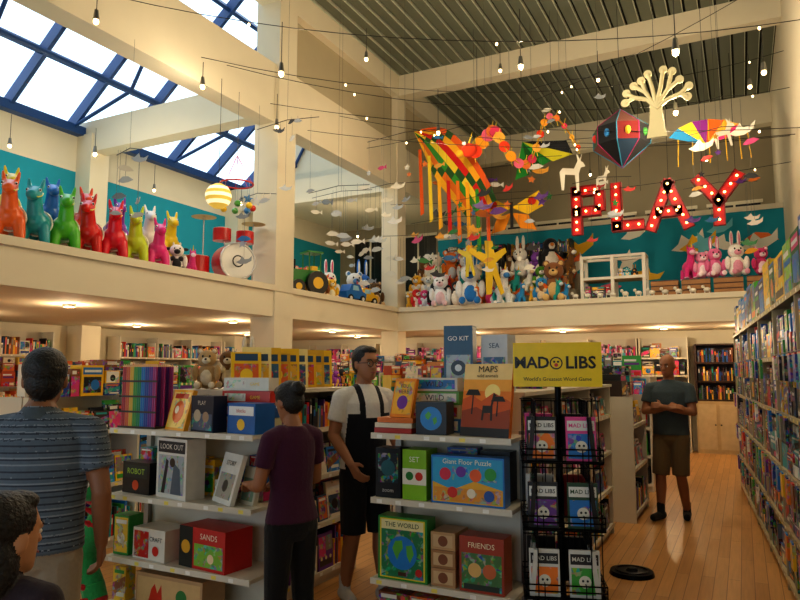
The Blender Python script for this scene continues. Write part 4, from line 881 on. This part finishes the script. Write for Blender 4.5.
for a,b_,s in(((XA,7,5.9),(XB,11.5,5.9),.5),((XA,5,5.9),(XB,8,5.3),.4),((XA,6.5,5.8),(XB,12.2,6.8),.6),((XA,9,5.6),(XB,12.0,5.3),.25),((XA,11,5.9),(XB,10,7),.4),((XA,3.5,6),(XB,6.6,5.6),.3),((XA,8,5.7),(XB,9.5,4.6),.2),((XA,10,6.2),(XB,11,5.0),.3),((XA,12,5.0),(XB,12.1,4.9),.15)):
    P=sag(a,b_,s); m.tube(P,.005,c('#3a3a38'),'metal',5)
    for q in P[3:-1:5]: m.sph(q[0],q[1],q[2]-.03,.014,.014,.02,c('#ffdca0'),'glow',6,5)
m.build('lighting_cables')
# ------------------------------------------------------------ lights
LF=.40
def pt(X,Y,Z,W,col=(1,.81,.56),r=.05,name='lamp'):
    l=bpy.data.lights.new(name,'POINT'); l.energy=W; l.color=col; l.shadow_soft_size=r
    o=bpy.data.objects.new(name,l); o.location=(X,Y,Z); sc.collection.objects.link(o); return o
def spotfix(X,Y,Z,W,rod=.3,real=True):
    m=MB(); m.cyl((0,0,.02),(0,0,.13),.035,.02,c('#8c8c88'),'metal',12); m.cyl((0,0,.13),(0,0,.13+rod),.005,.005,c('#555555'),'metal',6); m.sph(0,0,.0,.03,.03,.035,c('#ffdca0'),'glow',10,8)
    o=m.build('pendant_spotlight',(X,Y,Z))
    if real:
        q=pt(0,0,-.1,W*LF); q.parent=o; q.name='bulb_light'
for X,Y,Z,W,rd in((-6.0,6.2,5.2,40,.2),(-4.6,6.0,5.0,150,.5),(-2.2,7.5,5.2,200,.6),(-1.0,10.5,5.4,130,.6),(-4.2,9.6,5.4,160,.6),(-.4,6.2,4.4,190,.6),(-3.0,3.0,4.6,80,.6),(-9.0,7.0,5.0,110,.3),(-9.0,10.5,5.0,90,.3),(-8.6,14.5,5.0,80,.3),(-3.0,15.8,6.2,60,.4),(-.5,15.8,6.2,50,.4),(-.6,8.8,4.8,140,.5)):
    spotfix(X,Y,Z,W,rd)
for X,Y,Z in((-6.0,4.6,5.3),(-6.2,8.0,5.3),(-5.2,9.0,6.6),(-3.6,11.0,6.9),(-2.0,11.5,6.6),(.3,11.2,5.9),(-10.4,6.5,5.2),(-10.4,9.5,5.2),(.4,9.0,5.2),(-5.0,13.6,5.0)): spotfix(X,Y,Z,0,.4,False)
def down(X,Y,W=32):
    m=MB(); m.cyl((0,0,.0),(0,0,.03),.08,.08,c('#b8b4aa'),'metal',16); m.cyl((0,0,-.005),(0,0,.0),.06,.06,c('#ffd8a0'),'glow',14)
    o=m.build('ceiling_downlight',(X,Y,ZM0-.032)); q=pt(0,0,-.12,W,(1,.76,.48)); q.parent=o; q.name='bulb_light'
for X in(-9.6,-7.4):
    for Y in(2.5,5.5,8.5,11.5): down(X,Y,17)
for X in(-8,-5.2,-3.2,-1.3,.1): down(X,13.5,20)
def area(X,Y,Z,sx,sy,rot):
    l=bpy.data.lights.new('skylight_portal','AREA'); l.shape='RECTANGLE'; l.size=sx; l.size_y=sy
    l.cycles.is_portal=True; o=bpy.data.objects.new('skylight_portal',l); o.location=(X,Y,Z); o.rotation_euler=rot; sc.collection.objects.link(o)
area((XL+XE)/2,5,8.1,Ls,16,(0,-ang,0)); area(-5,YF-.05,1.75,12,2.5,(pi/2,0,0))
wd=bpy.data.worlds.new('World'); sc.world=wd; wd.use_nodes=True
bg=wd.node_tree.nodes['Background']; bg.inputs[0].default_value=(.80,.90,1,1); bg.inputs[1].default_value=2.2
# ------------------------------------------------------------ people
def striped(p):
    k=(p[2]*38)%1.0
    return c('#56626e') if k<.62 else (c('#303844') if k<.85 else c('#7c858e'))
human('man_in_striped_polo',(-2.60,1.83,0),214,.955,skin='#8a5e42',shirt=striped,pants='#8f8370',shoe='#3a3430',bulk=1.13,collar='#4a545a',
   armR=[(-.27,.02,1.13),(-.25,-.08,.89)],armL=[(.27,.03,1.12),(.27,-.07,.88)],head=(0,-.02,1.61),hyaw=14,hpitch=-3,hs=1.07,hairkind='short',hair='#0a0807')
human('child',(-1.72,1.12,0),200,.715,skin='#b98763',shirt=c('#2a1c24'),pants='#1c2436',shoe='#c8c8c8',head=(0,-.02,1.60),hyaw=-15,hs=1.25,hairkind='long',hair='#120b08',bulk=.95)
human('woman_in_purple_shirt',(-2.19,3.02,0),252,.875,skin='#9c6a4a',shirt=c('#421232'),pants='#0c0c0e',legskin=False,pant_end=.1,shoe='#1a1a1a',fem=True,hair='#0a0807',
   armR=[(-.22,-.05,1.12),(-.13,-.27,1.06)],armL=[(.22,-.03,1.12),(.12,-.26,1.08)],handR=dict(d=(.3,-1,.1),n=(0,.2,-1),t=(1,.2,0),curl=.5),handL=dict(d=(-.3,-1,.1),n=(0,.2,-1),t=(-1,0,0),curl=.5),
   head=(0,-.045,1.60),hpitch=22,hairkind='bun',sleeve=.6)
def vest(p):
    x,y,z=p
    if abs(x)>.17: return c('#dfddd8')
    if z>1.28 and .1<abs(x)<.2: return c('#dfddd8')
    if y<-.02 and abs(x)<.06 and z>1.25: return c('#dfddd8')
    return c('#10151f')
human('man_with_glasses',(-2.43,4.2,0),62,1.0,skin='#a57250',shirt=vest,pants='#131418',pant_end=.44,shoe='#c0beb8',sock='#c8c8c4',
   armR=[(-.235,.02,1.13),(-.2,-.16,.95)],armL=[(.24,-.02,1.13),(.16,-.2,1.02)],glasses=True,hair='#0a0908',head=(0,-.02,1.625),hyaw=4,
   legR=[(-.1,-.03,.46),(-.11,.06,.085),(-.2,-1)],legL=[(.1,-.06,.46),(.11,-.1,.085),(.2,-1)])
human('bald_man',(-.73,7.89,0),-8,1.0,skin='#9a6644',shirt=c('#3f4b50'),pants='#6a5638',pant_end=.47,shoe='#101113',sock='#1a1a1a',hairkind='bald',vox=.008,bulk=1.06,
   armR=[(-.25,-.06,1.14),(.02,-.2,1.19)],armL=[(.25,-.06,1.14),(-.03,-.235,1.2)],
   handR=dict(d=(1,.15,.15),n=(0,.6,-.6),t=(0,.2,1),curl=.25),handL=dict(d=(-1,.3,.12),n=(0,1,-.2),t=(0,0,1),curl=.35),
   legR=[(-.11,-.05,.46),(-.12,-.06,.085),(-.3,-1)],legL=[(.09,-.02,.46),(.1,.14,.085),(.2,-1)],head=(0,-.03,1.635),hyaw=-12,hpitch=8)
# ------------------------------------------------------------ camera
cam=bpy.data.cameras.new('camera'); cam.lens=30.15; cam.sensor_width=36; cam.clip_end=200
co=bpy.data.objects.new('camera',cam); co.location=(0,0,1.57); co.rotation_euler=(math.radians(96.1),0,math.radians(27)); sc.collection.objects.link(co); sc.camera=co
sc.view_settings.view_transform='Standard'; sc.view_settings.exposure=0.0
try: sc.view_settings.look='Medium High Contrast'
except Exception as e: print('look',e)
